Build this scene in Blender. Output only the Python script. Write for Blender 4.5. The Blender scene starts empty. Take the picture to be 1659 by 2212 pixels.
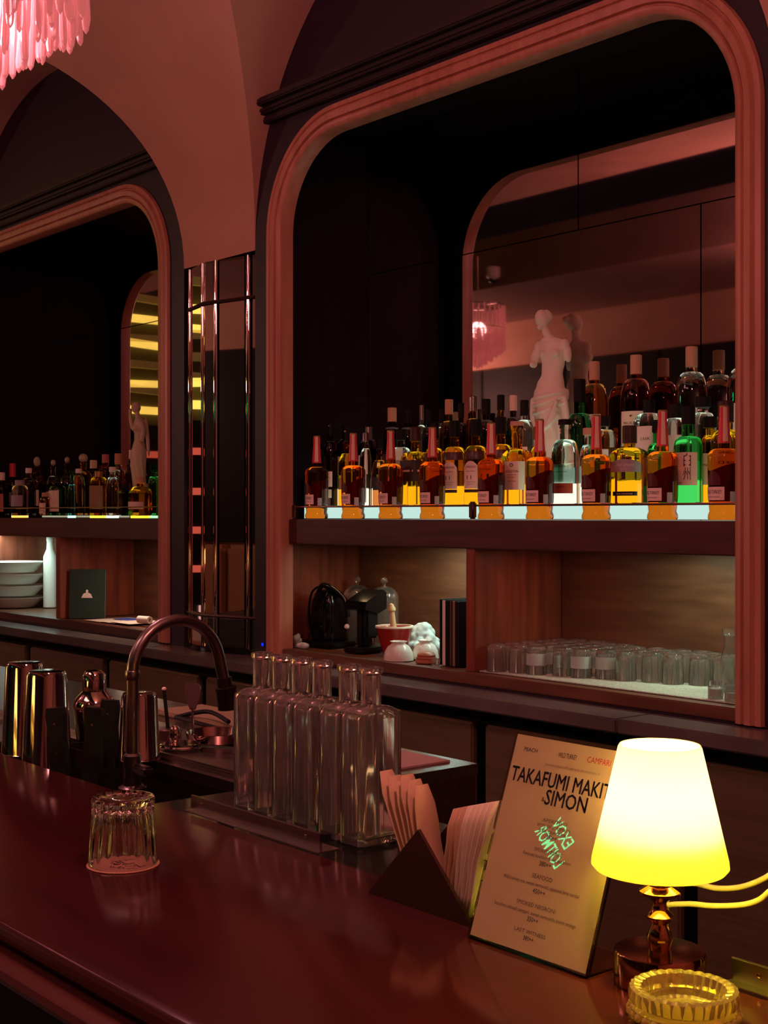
import bpy, bmesh, math, random
from mathutils import Vector, Matrix
R = random.Random(7)
sc = bpy.context.scene
COL = sc.collection
PI = math.pi
# ------------------------------------------------------------------ camera
CZ = 1.516; F = 2900.0; CX = 829.5; CY = 1112.0
FW = (-.7666, .6421); RT = (.6421, .7666)
cam = bpy.data.objects.new('camera', bpy.data.cameras.new('camera'))
COL.objects.link(cam)
cam.location = (0, 0, CZ)
cam.rotation_euler = (PI/2, 0, math.atan2(.7666, .6421))
cam.data.sensor_fit = 'VERTICAL'; cam.data.sensor_height = 36; cam.data.lens = 36*F/2212
cam.data.shift_y = 6/2212; cam.data.clip_start = .05
sc.camera = cam
# ------------------------------------------------------------------ world, view
w = bpy.data.worlds.new('world'); sc.world = w; w.use_nodes = True
w.node_tree.nodes['Background'].inputs[0].default_value = (.5, .22, .3, 1)
w.node_tree.nodes['Background'].inputs[1].default_value = .012
sc.view_settings.view_transform = 'Standard'; sc.view_settings.look = 'None'
sc.view_settings.exposure = 0; sc.view_settings.gamma = 1; sc.view_settings.use_curve_mapping = False

def light(name, kind, loc, power, col, size=.1, size_y=None, rot=(0, 0, 0), spread=None):
    l = bpy.data.lights.new(name, kind); l.energy = power; l.color = col
    if kind == 'AREA':
        l.size = size
        if size_y: l.shape = 'RECTANGLE'; l.size_y = size_y
        if spread: l.spread = spread
    else: l.shadow_soft_size = size
    o = bpy.data.objects.new(name, l); COL.objects.link(o); o.location = loc; o.rotation_euler = rot
    return o
PINK = (1, .38, .46)
light('chandelier_and_fill', 'POINT', (-2.89, 1.22, 2.68), 62, PINK, .12)
light('chandelier_and_fill', 'POINT', (-4.3, -.4, 2.75), 95, (1, .37, .38), .12)  # strong fill light inside the added, unseen chandelier
light('chandelier_and_fill', 'POINT', (-5.80, .90, 2.62), 1, (1, .37, .38), .05)
light('chandelier_and_fill', 'POINT', (-.4, .7, 2.9), 52, (1, .34, .33), .12)  # pink point light; no chandelier is modelled at this spot
light('room_fill', 'AREA', (-2.2, -.6, 3.15), 16, (1, .42, .36), 1.2, .6)  # added area light standing in for the general room light
light('cabinet_strip', 'AREA', (-3.22, 3.08, 1.408), 2.2, (.72, 1, .85), .45, .02)
light('cabinet_strip', 'AREA', (-2.22, 3.05, 1.408), 1.8, (.8, 1, .72), .5, .02)
light('cabinet_strip', 'AREA', (-3.6, 3.0, 1.408), .5, (1, .6, .3), .4, .02)
light('cabinet_strip', 'AREA', (-2.75, 3.0, 1.408), .25, (1, .35, .25), .15, .02)
light('banquette_fill', 'POINT', (-9.2, -1.2, 2.6), 75, (1, .48, .40), .05)  # added fill for banquette and opposite wall, kept out of the mirror view
light('cabinet_strip', 'AREA', (-6.3, 2.98, 1.408), 3, (.7, 1, .9), .9, .02)
light('cabinet_strip', 'AREA', (-5.1, 2.93, 1.408), 2.2, (1, .7, .5), .4, .02)

# ------------------------------------------------------------------ measuring helpers
def ray(px):
    u = (px-CX)/F
    return FW[0]+RT[0]*u, FW[1]+RT[1]*u
def onY(px, py, Y):
    a, b = ray(px); d = Y/b
    return Vector((a*d, Y, CZ-(py-CY)/F*d))
def onZ(px, py, z):
    a, b = ray(px); d = F*(CZ-z)/(py-CY)
    return Vector((a*d, b*d, z))
def Xat(px, Y):
    a, b = ray(px); return a/b*Y
# ------------------------------------------------------------------ materials
MAT = {}
def pm(name, col, rough=.5, metal=0, trans=0, ior=1.45, emis=None, es=1, coat=0, noise=None, nscale=(1, 1, 1), bump=0, spec=.5, sub=0):
    """noise: (second colour, scale, detail) mixed in object space, stretched by nscale"""
    if name in MAT: return MAT[name]
    m = bpy.data.materials.new(name); m.use_nodes = True; MAT[name] = m
    nt = m.node_tree; b = nt.nodes['Principled BSDF']
    b.inputs['Base Color'].default_value = (*col, 1)
    b.inputs['Roughness'].default_value = rough; b.inputs['Metallic'].default_value = metal
    b.inputs['Transmission Weight'].default_value = trans; b.inputs['IOR'].default_value = ior
    b.inputs['Coat Weight'].default_value = coat; b.inputs['Coat Roughness'].default_value = .04
    b.inputs['Specular IOR Level'].default_value = spec
    if emis:
        b.inputs['Emission Color'].default_value = (*emis, 1); b.inputs['Emission Strength'].default_value = es
    if noise or bump:
        tc = nt.nodes.new('ShaderNodeTexCoord'); mp = nt.nodes.new('ShaderNodeMapping')
        mp.inputs['Scale'].default_value = nscale
        nt.links.new(tc.outputs['Object'], mp.inputs[0])
        nz = nt.nodes.new('ShaderNodeTexNoise')
        c2, s, d = noise or (col, 20, 4)
        nz.inputs['Scale'].default_value = s; nz.inputs['Detail'].default_value = d
        nt.links.new(mp.outputs[0], nz.inputs[0])
        if noise:
            rp = nt.nodes.new('ShaderNodeValToRGB')
            rp.color_ramp.elements[0].position = .35; rp.color_ramp.elements[0].color = (*col, 1)
            rp.color_ramp.elements[1].position = .68; rp.color_ramp.elements[1].color = (*c2, 1)
            nt.links.new(nz.outputs[0], rp.inputs[0]); nt.links.new(rp.outputs[0], b.inputs['Base Color'])
        if bump:
            bp = nt.nodes.new('ShaderNodeBump'); bp.inputs['Strength'].default_value = bump
            bp.inputs['Distance'].default_value = .002
            nt.links.new(nz.outputs[0], bp.inputs['Height']); nt.links.new(bp.outputs[0], b.inputs['Normal'])
    return m
def em(name, col, s=1):
    return pm(name, (0, 0, 0), .6, emis=col, es=s, spec=0)
def glass(name, col, ior=1.45, rough=.0):
    return pm(name, col, rough, trans=1, ior=ior)
WALLD = pm('aubergine_panel', (.013, .004, .015), .5, noise=((.019, .006, .020), 6, 3), nscale=(1, 1, 6))
FRAME = pm('frame_wood', (.55, .24, .165), .38, noise=((.42, .17, .11), 5, 5), nscale=(6, 6, .6), bump=.15)
WOOD = pm('cabinet_wood', (.17, .065, .034), .42, noise=((.10, .036, .018), 4, 6), nscale=(1, 5, 8), bump=.1)
WOODV = pm('cabinet_wood_upright', (.27, .065, .032), .42, noise=((.15, .032, .018), 4, 6), nscale=(8, 8, .8), bump=.1)
FASC = pm('fascia_wood', (.085, .022, .017), .4, noise=((.05, .012, .010), 5, 5), nscale=(.7, 5, 9))
BARTOP = pm('bar_top_wood', (.055, .0085, .008), .13, noise=((.040, .007, .007), 2, 6), nscale=(.8, 8, 8), spec=.5)
BARM = pm('bar_moulding_wood', (.10, .022, .02), .25, noise=((.06, .014, .013), 3, 5), nscale=(.8, 8, 8))
PLAST = pm('plaster', (.60, .34, .25), .75, noise=((.53, .29, .21), 2.2, 4), bump=.1)
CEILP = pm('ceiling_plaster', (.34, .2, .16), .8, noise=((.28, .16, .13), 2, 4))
BLACK = pm('black_matt', (.006, .005, .006), .55, spec=.25)
BLACKG = pm('black_gloss', (.006, .006, .007), .12)
STEEL = pm('stainless_steel', (.42, .38, .35), .28, 1, noise=((.32, .28, .26), 3, 4), nscale=(1, 30, 30))
STEELD = pm('dark_steel', (.24, .20, .18), .3, 1, noise=((.16, .13, .12), 4, 4), nscale=(2, 20, 20))
CHROME = pm('chrome', (.62, .55, .5), .07, 1)
COPPER = pm('copper_metal', (.35, .17, .11), .25, 1)
MIRROR = pm('aged_mirror', (.62, .5, .46), .025, 1, noise=((.5, .4, .37), 3, 6), nscale=(1, 1, 3))
MIRC = pm('column_mirror', (.75, .68, .66), .02, 1)
FLOORM = pm('floor_tile', (.02, .015, .015), .35)
CLEAR = pm('clear_glass', (.95, .98, .96), .01, trans=.96)
CLEARTHIN = glass('thin_clear_glass', (.97, .99, .98), 1.3)
WATER = glass('clear_liquid_glass', (.93, .96, .93), 1.34)
FROST = pm('frosted_glass', (.75, .85, .8), .5, trans=.6)
WHITEC = pm('white_ceramic', (.78, .76, .68), .22)
PAPER = pm('paper_white', (.72, .62, .55), .7)
INK = pm('black_ink', (.012, .010, .012), .5)
GLOW = em('light_panel_glow', (.54, .77, .69), 1.03)
GLOWU = em('light_panel_glow_upper', (.95, .92, .75), 1.25)

# ------------------------------------------------------------------ mesh helpers
def mesh(name, verts, faces, smooth=False):
    me = bpy.data.meshes.new(name); me.from_pydata([tuple(v) for v in verts], [], faces); me.update()
    if smooth:
        me.polygons.foreach_set('use_smooth', [True]*len(me.polygons))
        me.set_sharp_from_angle(angle=math.radians(38))
    return me
def fin(me, smooth=True, ang=38):
    bm = bmesh.new(); bm.from_mesh(me); bmesh.ops.recalc_face_normals(bm, faces=bm.faces); bm.to_mesh(me); bm.free()
    if smooth:
        me.polygons.foreach_set('use_smooth', [True]*len(me.polygons)); me.set_sharp_from_angle(angle=math.radians(ang))
    return me
def ob(name, me, mat, parent=None, loc=(0, 0, 0), rot=(0, 0, 0)):
    o = bpy.data.objects.new(name, me); COL.objects.link(o)
    if mat and not me.materials: me.materials.append(mat)
    o.parent = parent; o.location = loc; o.rotation_euler = rot
    return o
def tag(o, label, cat, group=None, kind=None):
    if label: o['label'] = label
    if cat: o['category'] = cat
    if group: o['group'] = group
    if kind: o['kind'] = kind
    return o
def thing(name, label, cat, loc=(0, 0, 0), rz=0, group=None):
    o = bpy.data.objects.new(name, None); COL.objects.link(o); o.empty_display_size = .05
    o.location = loc; o.rotation_euler = (0, 0, rz)
    return tag(o, label, cat, group)
def struct(name, me, mat, loc=(0, 0, 0)):
    o = ob(name, me, mat, None, loc); o['kind'] = 'structure'; return o
def copy_tree(o, parent=None):
    c = o.copy(); COL.objects.link(c)
    if parent is not None: c.parent = parent
    for ch in list(o.children): copy_tree(ch, c)
    return c
def again(proto, loc, rz=None, label=None, group=None, scale=None):
    c = copy_tree(proto); c.location = loc
    if rz is not None: c.rotation_euler = (0, 0, rz)
    if label: c['label'] = label
    if group: c['group'] = group
    if scale: c.scale = scale
    return c
def box(x0, x1, y0, y1, z0, z1, bev=0, seg=2):
    bm = bmesh.new(); bmesh.ops.create_cube(bm, size=1)
    for v in bm.verts:
        v.co = Vector(((x0+x1)/2+v.co.x*(x1-x0), (y0+y1)/2+v.co.y*(y1-y0), (z0+z1)/2+v.co.z*(z1-z0)))
    if bev: bmesh.ops.bevel(bm, geom=list(bm.edges), offset=bev, segments=seg, affect='EDGES')
    me = bpy.data.meshes.new('box'); bm.to_mesh(me); bm.free()
    if bev: me.polygons.foreach_set('use_smooth', [True]*len(me.polygons)); me.set_sharp_from_angle(angle=math.radians(38))
    return me
def join(*ms):
    bm = bmesh.new()
    for m in ms: bm.from_mesh(m)
    me = bpy.data.meshes.new('join'); bm.to_mesh(me); bm.free(); return me
def rfac(th, sq, ay):
    n = 2+sq*7
    c, s = abs(math.cos(th)), abs(math.sin(th))/1.0
    k = (c**n+s**n)**(-1/n)
    return math.cos(th)*k, math.sin(th)*k*ay
def lathe(prof, seg=28, ay=1, flute=0, nf=0, fz=(0, 0), cap0=True, cap1=True, close=False, twist=0):
    """prof: (r, z) or (r, z, squareness)"""
    V = []; Fc = []
    for p in prof:
        r, z = p[0], p[1]; sq = p[2] if len(p) > 2 else 0
        for i in range(seg):
            th = 2*PI*i/seg+twist*z
            a = 1
            if flute and fz[0] <= z <= fz[1]: a = 1+flute*math.cos(nf*th)
            cx, cy = rfac(th, sq, ay)
            V.append((r*a*cx, r*a*cy, z))
    n = len(prof)
    for j in range(n-1+(1 if close else 0)):
        for i in range(seg):
            a = j*seg+i; b = j*seg+(i+1) % seg; c = ((j+1) % n)*seg+(i+1) % seg; d = ((j+1) % n)*seg+i
            Fc.append((a, b, c, d))
    if not close:
        if cap0: Fc.append(tuple(reversed(range(seg))))
        if cap1: Fc.append(tuple(range((n-1)*seg, n*seg)))
    return fin(mesh('lathe', V, Fc))
def hollow(prof, t, floor=.004, **k):
    """open vessel from an outer profile (bottom to top): adds the inner wall"""
    out = list(prof); inn = []
    for p in reversed(prof):
        z = max(p[1], prof[0][1]+floor)
        q = (max(p[0]-t, .0008), z)+tuple(p[2:])
        if not inn or abs(q[1]-inn[-1][1]) > 1e-5 or abs(q[0]-inn[-1][0]) > 1e-5: inn.append(q)
    return lathe(out+inn, **k)
def tube(pts, r, seg=10, cap=True, closed=False):
    P = [Vector(p) for p in pts]; V = []; Fc = []
    n = len(P); up = Vector((0, 0, 1)); prev = None
    for i, p in enumerate(P):
        if closed: t = (P[(i+1) % n]-P[i-1]).normalized()
        else: t = (P[min(i+1, n-1)]-P[max(i-1, 0)]).normalized()
        if prev is None:
            x = t.orthogonal().normalized()
        else:
            x = (prev-t*prev.dot(t)).normalized()
        prev = x; y = t.cross(x)
        rr = r[i] if isinstance(r, (list, tuple)) else r
        for k in range(seg):
            a = 2*PI*k/seg; V.append(p+(x*math.cos(a)+y*math.sin(a))*rr)
    for i in range(n if closed else n-1):
        for k in range(seg):
            a = i*seg+k; b = i*seg+(k+1) % seg; j = (i+1) % n
            Fc.append((a, b, j*seg+(k+1) % seg, j*seg+k))
    if cap and not closed:
        Fc.append(tuple(reversed(range(seg)))); Fc.append(tuple(range((n-1)*seg, n*seg)))
    return fin(mesh('tube', V, Fc))
def spline(pts, n=8):
    P = [Vector(p) for p in pts]; out = []
    for i in range(len(P)-1):
        p0 = P[max(i-1, 0)]; p1 = P[i]; p2 = P[i+1]; p3 = P[min(i+2, len(P)-1)]
        for k in range(n):
            t = k/n
            out.append(.5*((2*p1)+(-p0+p2)*t+(2*p0-5*p1+4*p2-p3)*t*t+(-p0+3*p1-3*p2+p3)*t**3))
    out.append(P[-1]); return out
def curve2d(loops, depth):
    """flat plate in local XY with holes, thickness depth centred on z=0"""
    c = bpy.data.curves.new('c', 'CURVE'); c.dimensions = '2D'; c.fill_mode = 'BOTH'; c.extrude = depth/2
    for L in loops:
        s = c.splines.new('POLY'); s.points.add(len(L)-1); s.use_cyclic_u = True
        for p, q in zip(s.points, L): p.co = (q[0], q[1], 0, 1)
    o = bpy.data.objects.new('c', c); COL.objects.link(o)
    dg = bpy.context.evaluated_depsgraph_get(); dg.update()
    me = bpy.data.meshes.new_from_object(o.evaluated_get(dg)); bpy.data.objects.remove(o); bpy.data.curves.remove(c)
    return me
def xz(me, y):      # local XY plate -> upright plate in X,Z at Y=y
    me.transform(Matrix.Translation((0, y, 0)) @ Matrix.Rotation(PI/2, 4, 'X')); return me
def text(body, width=None, height=.01, align='CENTER', shear=0, bold=0):
    c = bpy.data.curves.new('t', 'FONT'); c.body = body; c.size = height/.72; c.align_x = align; c.shear = shear
    c.resolution_u = 2; c.offset = bold
    o = bpy.data.objects.new('t', c); COL.objects.link(o)
    dg = bpy.context.evaluated_depsgraph_get(); dg.update()
    me = bpy.data.meshes.new_from_object(o.evaluated_get(dg)); bpy.data.objects.remove(o); bpy.data.curves.remove(c)
    if width and me.vertices:
        xs = [v.co.x for v in me.vertices]; w0 = max(xs)-min(xs)
        if w0 > 0:
            for v in me.vertices: v.co.x *= width/w0
    return me
def prof_r(prof, z):
    for a, b in zip(prof, prof[1:]):
        if a[1] <= z <= b[1] and b[1] > a[1]:
            t = (z-a[1])/(b[1]-a[1]); sa = a[2] if len(a) > 2 else 0; sb = b[2] if len(b) > 2 else 0
            return a[0]+(b[0]-a[0])*t, sa+(sb-sa)*t
    return prof[-1][0], 0
def on_surf(prof, ay, th, z, off):
    r, sq = prof_r(prof, z); cx, cy = rfac(th, sq, ay)
    l = math.hypot(cx, cy)
    return ((r+off/l)*cx, (r+off/l)*cy, z)
def patch(prof, ay, a0, a1, z0, z1, off=.0006, n=10, m=4, arch=0):
    V = []; Fc = []
    for j in range(m+1):
        for i in range(n+1):
            th = a0+(a1-a0)*i/n
            zt = z1-(arch*abs(2*i/n-1)**2.2)
            V.append(on_surf(prof, ay, th, z0+(zt-z0)*j/m, off))
    for j in range(m):
        for i in range(n):
            a = j*(n+1)+i; Fc.append((a, a+1, a+n+2, a+n+1))
    return mesh('label', V, Fc, True)
def wrap_text(me, prof, ay, th0, z0, off=.0011):
    r, _ = prof_r(prof, z0)
    for v in me.vertices:
        v.co = Vector(on_surf(prof, ay, th0+v.co.x/r, z0+v.co.y, off))
    return me

# ================================================================== STRUCTURE
FY = 2.78                    # face of the back wall
MX0, MX1 = -3.885, -1.972    # main opening
LX0, LX1 = -6.64, -4.727     # far opening
ZB, ZT, RR = 1.03, 2.82, .31
def arch_loop(x0, x1, z0, z1, r, n=12):
    L = [(x0, z0), (x0, z1-r)]
    L += [(x0+r-r*math.cos(a), z1-r+r*math.sin(a)) for a in [PI/2*i/n for i in range(1, n+1)]]
    L += [(x1-r+r*math.sin(a), z1-r+r*math.cos(a)) for a in [PI/2*i/n for i in range(0, n+1)]]
    L += [(x1, z0)]
    return L
struct('floor', box(-11, 2, -2.1, 3.4, -.05, 0), FLOORM)
wl = curve2d([[(-10.8, 1.001), (1.6, 1.001), (1.6, 3.6), (-10.8, 3.6)], arch_loop(MX0-.01, MX1+.01, ZB-.025, ZT+.01, RR),
              arch_loop(LX0-.01, LX1+.01, ZB-.02, ZT+.01, RR),
              [(-4.54, 1.004), (-4.05, 1.004), (-4.05, 2.48), (-4.54, 2.48)]], .03)
struct('wall_back', xz(wl, FY+.015), WALLD)
struct('wall_back_upper', box(-10.8, 1.6, 3.28, 3.40, 0, 3.6), WALLD)
struct('wall_right', box(1.6, 1.7, -2.1, 3.4, 0, 3.7), PLAST)
struct('wall_left', box(-10.9, -10.8, -2.1, 3.4, 0, 3.7), pm('far_end_wall', (.03, .015, .012), .7))
# opposite wall (seen in the mirrors)
struct('wall_front', box(-11, 1.7, -2.1, -2.0, 0, 3.7), PLAST)
op = thing('wall_panelling', 'black panelled band on the wall across the room', 'panelling', (0, 0, 0))
x = -10.7
while x < 1.3:
    ob('panel', box(x, x+.98, -2.0, -1.96, 1.30, 2.82, .004, 1), BLACK, op); x += 1.0
bq = thing('banquette', 'brown padded banquette along the wall across the room', 'bench', (0, 0, 0))
BQ = pm('brown_leather', (.42, .24, .13), .45)
x = -10.4
while x < 1.2:
    ob('back_cushion', box(x, x+.78, -1.98, -1.84, .5, 1.28, .03), BQ, bq)
    ob('seat_cushion', box(x, x+.78, -1.98, -1.45, .3, .5, .03), BQ, bq); x += .8
ob('base', box(-10.4, 1.2, -1.96, -1.5, 0, .3), BLACK, bq)
# vaulted ceiling
Z0, HH, VB = 2.48, 1.06, 1.12
bays = [(-9.39, -7.21), (-6.72, -4.54), (-4.05, -1.85), (-1.36, .84)]
NS = 30
ss = [1-math.cos(PI/2*i/NS) for i in range(NS+1)]
xs = [-11]
for a, b in bays:
    hw = (b-a)/2; xs += [a+hw*s for s in ss]+[b-hw*s for s in reversed(ss[:-1])]
xs += [1.7]
def hA(x):
    for a, b in bays:
        if a <= x <= b:
            q = 1-min(x-a, b-x)/((b-a)/2); return Z0+HH*math.sqrt(max(0, 1-q**2.15))
    return Z0
def hB(t):
    q = max(0, 1-t/VB); return Z0+HH*math.sqrt(max(0, 1-q**2.15))
ys = [VB*s for s in ss]+[FY-.3]
V = [(x, FY-t, max(hA(x), hB(t))) for t in ys for x in xs]
nx = len(xs)
Fc = []
for j in range(len(ys)-1):
    for i in range(nx-1):
        q = (j*nx+i, j*nx+i+1, (j+1)*nx+i+1, (j+1)*nx+i); k = min(range(4), key=lambda m: V[q[m]][2]); q = q[k:]+q[:k]
        Fc += [(q[0], q[1], q[2]), (q[0], q[2], q[3])]
struct('ceiling', mesh('vault', V, Fc, True), PLAST)
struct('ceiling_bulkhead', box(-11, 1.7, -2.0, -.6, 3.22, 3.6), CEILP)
# frames round the openings
def frame(name, x0, x1):
    prof = [(.0, .05), (0, -.004), (.004, -.010), (.020, -.012), (.024, -.003), (.028, -.003), (.031, -.014), (.050, -.017),
            (.056, -.006), (.060, -.006), (.063, -.013), (.078, -.012), (.082, 0), (.082, .004)]
    loops = []
    for o, h in prof:
        L = arch_loop(x0-o, x1+o, ZB-.025, ZT+o, RR+o, 16)
        loops.append([(p[0], FY+h, p[1]) for p in L])
    n = len(loops[0]); V = [p for L in loops for p in L]
    Fc = [(j*n+i, j*n+i+1, (j+1)*n+i+1, (j+1)*n+i) for j in range(len(loops)-1) for i in range(n-1)]
    me = mesh(name, V, Fc, True); me.set_sharp_from_angle(angle=math.radians(50))
    o = struct(name, me, FRAME); return o
frame('trim_1', MX0, MX1); frame('trim_2', LX0, LX1)
def cornice(name, x0, x1):
    me = join(box(x0, x1, FY-.03, FY, 2.915, 2.94, .004), box(x0-.01, x1+.01, FY-.055, FY, 2.94, 2.965, .008),
              box(x0-.02, x1+.02, FY-.075, FY, 2.965, 2.99, .005))
    struct(name, me, pm('cornice_wood', (.018, .006, .009), .5))
cornice('trim_3', -4.01, -1.87); cornice('trim_4', -6.70, -4.57)
struct('trim_5', box(-1.862, -1.84, FY-.02, FY, 1.0, 2.9, .004), WALLD)

# ================================================================== BACK-BAR CABINETS
def cabinet(name, label, x0, x1, divx, mirror_seams_top, mirror_seams_low, glow):
    t = thing(name, label, 'cabinet')
    X0, X1 = x0-.085, x1+.085; YB = 3.20
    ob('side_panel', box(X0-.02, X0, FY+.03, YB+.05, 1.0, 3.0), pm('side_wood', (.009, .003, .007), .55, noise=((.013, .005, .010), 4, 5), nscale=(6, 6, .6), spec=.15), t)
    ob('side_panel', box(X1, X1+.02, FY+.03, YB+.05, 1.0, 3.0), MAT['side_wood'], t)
    ob('side_lining', box(X0, X0+.004, FY+.031, YB, 1.05, 1.415), WOODV, t)
    ob('side_lining', box(X1-.004, X1, FY+.031, YB, 1.05, 1.415), WOODV, t)
    ob('top_board', box(X0, X1, FY+.03, YB+.05, 2.95, 3.0), BLACK, t)
    ob('fascia_board', box(x0+.0, x1-.0, FY+.03, FY+.055, 1.413, 1.500, .003), FASC, t)
    ob('shelf_board', box(X0, X1, FY+.055, 3.243, 1.413, 1.500), FASC, t)
    ob('bottom_board', box(x0, x1, FY+.002, FY+.05, 1.006, 1.040, .003), FASC if not glow else WOOD, t)
    ob('bottom_board', box(X0, X1, FY+.05, YB, 1.004, 1.038), WOOD, t)
    ob('divider', box(divx-.02, divx+.02, FY+.035, YB, 1.04, 1.413, .002), WOODV, t)
    # back lining in boards
    for a, b in ((X0, divx-.02), (divx+.02, X1)):
        ob('back_board', box(a, b, YB, YB+.02, 1.0, 1.43), WOOD, t)
    zs = 2.43
    for (sm, z0, z1) in ((mirror_seams_top, zs+.002, 2.95), (mirror_seams_low, 1.50, zs-.002)):
        e = [X0]+sm+[X1]
        for a, b in zip(e, e[1:]):
            ob('mirror_panel', box(a+.0025, b-.0025, 3.245, 3.255, z0, z1), MIRROR, t)
    return t
divm = Xat(1016, FY+.035)
cab = cabinet('back_bar_cabinet', 'dark wood back-bar cabinet with arched mirror and lit bottle shelf, nearer of the two', MX0, MX1, divm,
              [Xat(1240, 3.225)], [Xat(1505, 3.225)], True)
divl = Xat(125, FY+.035)
cab2 = cabinet('back_bar_cabinet', 'dark wood back-bar cabinet behind the tap, beyond the mirrored column', LX0, LX1, divl, [-5.9], [-6.1], False)
# lit stepped display on the main shelf
st = thing('stepped_light_box', 'glowing stepped light box under the bottles on the nearer shelf', 'light box', (0, 0, 0))
sx0, sx1 = MX0-.06, MX1+.06
for i, (y, z0, z1, m) in enumerate(((2.925, 1.5035, 1.546, GLOW), (3.046, 1.5462, 1.610, GLOWU), (3.130, 1.6102, 1.660, pm('dim_glow', (0, 0, 0), .5, emis=(.5, .75, .6), es=.35)))):
    ob('light_panel', box(sx0, sx1, y, y+.004, z0, z1), m, st)
    yb = (3.046, 3.130, 3.240)[i]
    ob('tread', box(sx0, sx1, y+.004, yb, z1-.006, z1), pm('opal_tread', (.6, .7, .64), .5, emis=(.62, .8, .62), es=1.5), st)
ob('end_cap', box(sx0-.004, sx0, 2.925, 3.24, 1.503, 1.64), BLACK, st)
# guard rail
rl = thing('shelf_rail', 'thin copper-coloured guard rail before the front row of bottles', 'rail')
ob('rod', tube([(MX0+.02, 2.822, 1.544), (MX1+.03, 2.822, 1.544)], .0032), COPPER, rl)
for px in (1021,):
    X = Xat(px, 2.822)
    ob('post', box(X-.011, X+.011, 2.812, 2.832, 1.503, 1.556, .005, 3), pm('bronze_dark', (.10, .06, .055), .35, .8), rl)
ob('post', box(MX0+.010, MX0+.022, 2.816, 2.828, 1.503, 1.552, .003), MAT['bronze_dark'], rl)
# open light trays of the far shelf: small lit discs below bottles come with the bottles

# ================================================================== MIRRORED COLUMN
colm = thing('mirrored_column', 'mirrored glass column with upright glass rods between the two cabinets', 'column')
pA, pB, pC = (-4.535, 2.795), (-4.35, 2.752), (-4.055, 2.815)
def facet(p, q, f0, f1, z0, z1, nm='mirror_pane', th=.01, m=MIRC):
    a = Vector(p)+(Vector(q)-Vector(p))*f0; b = Vector(p)+(Vector(q)-Vector(p))*f1
    n = Vector((-(q[1]-p[1]), q[0]-p[0])).normalized()*th   # away from the room
    c = b+n; d = a+n
    V = [(v[0], v[1], z) for z in (z0, z1) for v in (a, b, c, d)]
    ob(nm, fin(mesh('pane', V, [(0, 1, 5, 4), (1, 2, 6, 5), (2, 3, 7, 6), (3, 0, 4, 7), (4, 5, 6, 7), (3, 2, 1, 0)]), False), m, colm)
def rod(p, q, f, z0, z1, r=.011, m=MIRC):
    a = Vector(p)+(Vector(q)-Vector(p))*f
    ob('glass_rod', tube([(a.x, a.y, z0), (a.x, a.y, (z0+z1)/2), (a.x, a.y, z1)], r, 16), m, colm)
for z0, z1 in ((1.02, 1.13), (1.14, 2.31), (2.325, 2.475)):
    for f0, f1 in ((.0, .07), (.13, .86), (.92, .99)): facet(pA, pB, f0, f1, z0, z1)
    for f0, f1 in ((.02, .16), (.27, .70), (.84, .99)): facet(pB, pC, f0, f1, z0, z1)
    for f in (.10, .89): rod(pA, pB, f, z0, z1, .006)
    for f in (.21, .77, .97): rod(pB, pC, f, z0, z1, .010)
cf = [(pA[0], pA[1]+.012), (pB[0], pB[1]+.012), (pC[0], pC[1]+.012), (pC[0], 2.9), (pA[0], 2.9)]
ob('core', fin(curve2d([cf], 1.46), False), BLACK, colm, (0, 0, 1.745))
for z in (1.135, 2.318):
    ob('joint_band', tube([(pA[0], pA[1]-.002, z), (pB[0], pB[1]-.006, z), (pC[0], pC[1]-.002, z)], .007, 8), pm('bronze_dark', (.1, .06, .055), .35, .8), colm)
ob('foot', fin(curve2d([[(pA[0], pA[1]-.02), (pB[0], pB[1]-.03), (pC[0], pC[1]-.02), (pC[0], 2.95), (pA[0], 2.95)]], .02), False), BLACKG, colm, (0, 0, 1.012))
# indicator light on the frame strip
led = thing('indicator_light', 'small blue indicator light on the dark strip beside the column', 'indicator', onY(568, 1392, FY-.004))
ob('lens', lathe([(.0065, 0), (.0065, .003), (.004, .005)], 14), em('blue_led', (.01, .03, 1), 1.0), led, (0, 0, 0), (PI/2, 0, 0))
ob('bezel', lathe([(.008, 0), (.008, .0015)], 14), BLACK, led, (0, 0, 0), (PI/2, 0, 0))

# ================================================================== BACK COUNTER
ct = thing('back_counter', 'dark steel back counter running under both cabinets', 'counter')
seams = [-8.9, -6.1, -4.6, Xat(1370, 2.70), -1.0, 1.5]
for a, b in zip(seams, seams[1:]):
    ob('counter_slab', box(a+.0012, b-.0012, 2.63, 3.26, .962, 1.0, .004), pm('counter_stone', (.15, .12, .115), .22, noise=((.10, .08, .08), 5, 5)), ct)
ob('carcass', box(-8.9, 1.5, 2.74, 3.26, .1, .962), BLACK, ct)
dxs = [-8.6]
dW = .74
edge = Xat(1020, 2.69)
k = -7
while edge+k*dW < .7:
    a = edge+k*dW; b = a+dW-.05
    if b > -8.8:
        ob('door', box(a+.05-.0, b+.05-.0, 2.69, 2.715, .15, .915, .006), pm('door_steel', (.34, .24, .14), .34, .6, noise=((.26, .18, .10), 3, 4), nscale=(1, 20, 20)), ct)
        ob('door_gasket', box(a+.055, b+.045, 2.715, 2.74, .16, .905), BLACK, ct)
    k += 1
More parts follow.
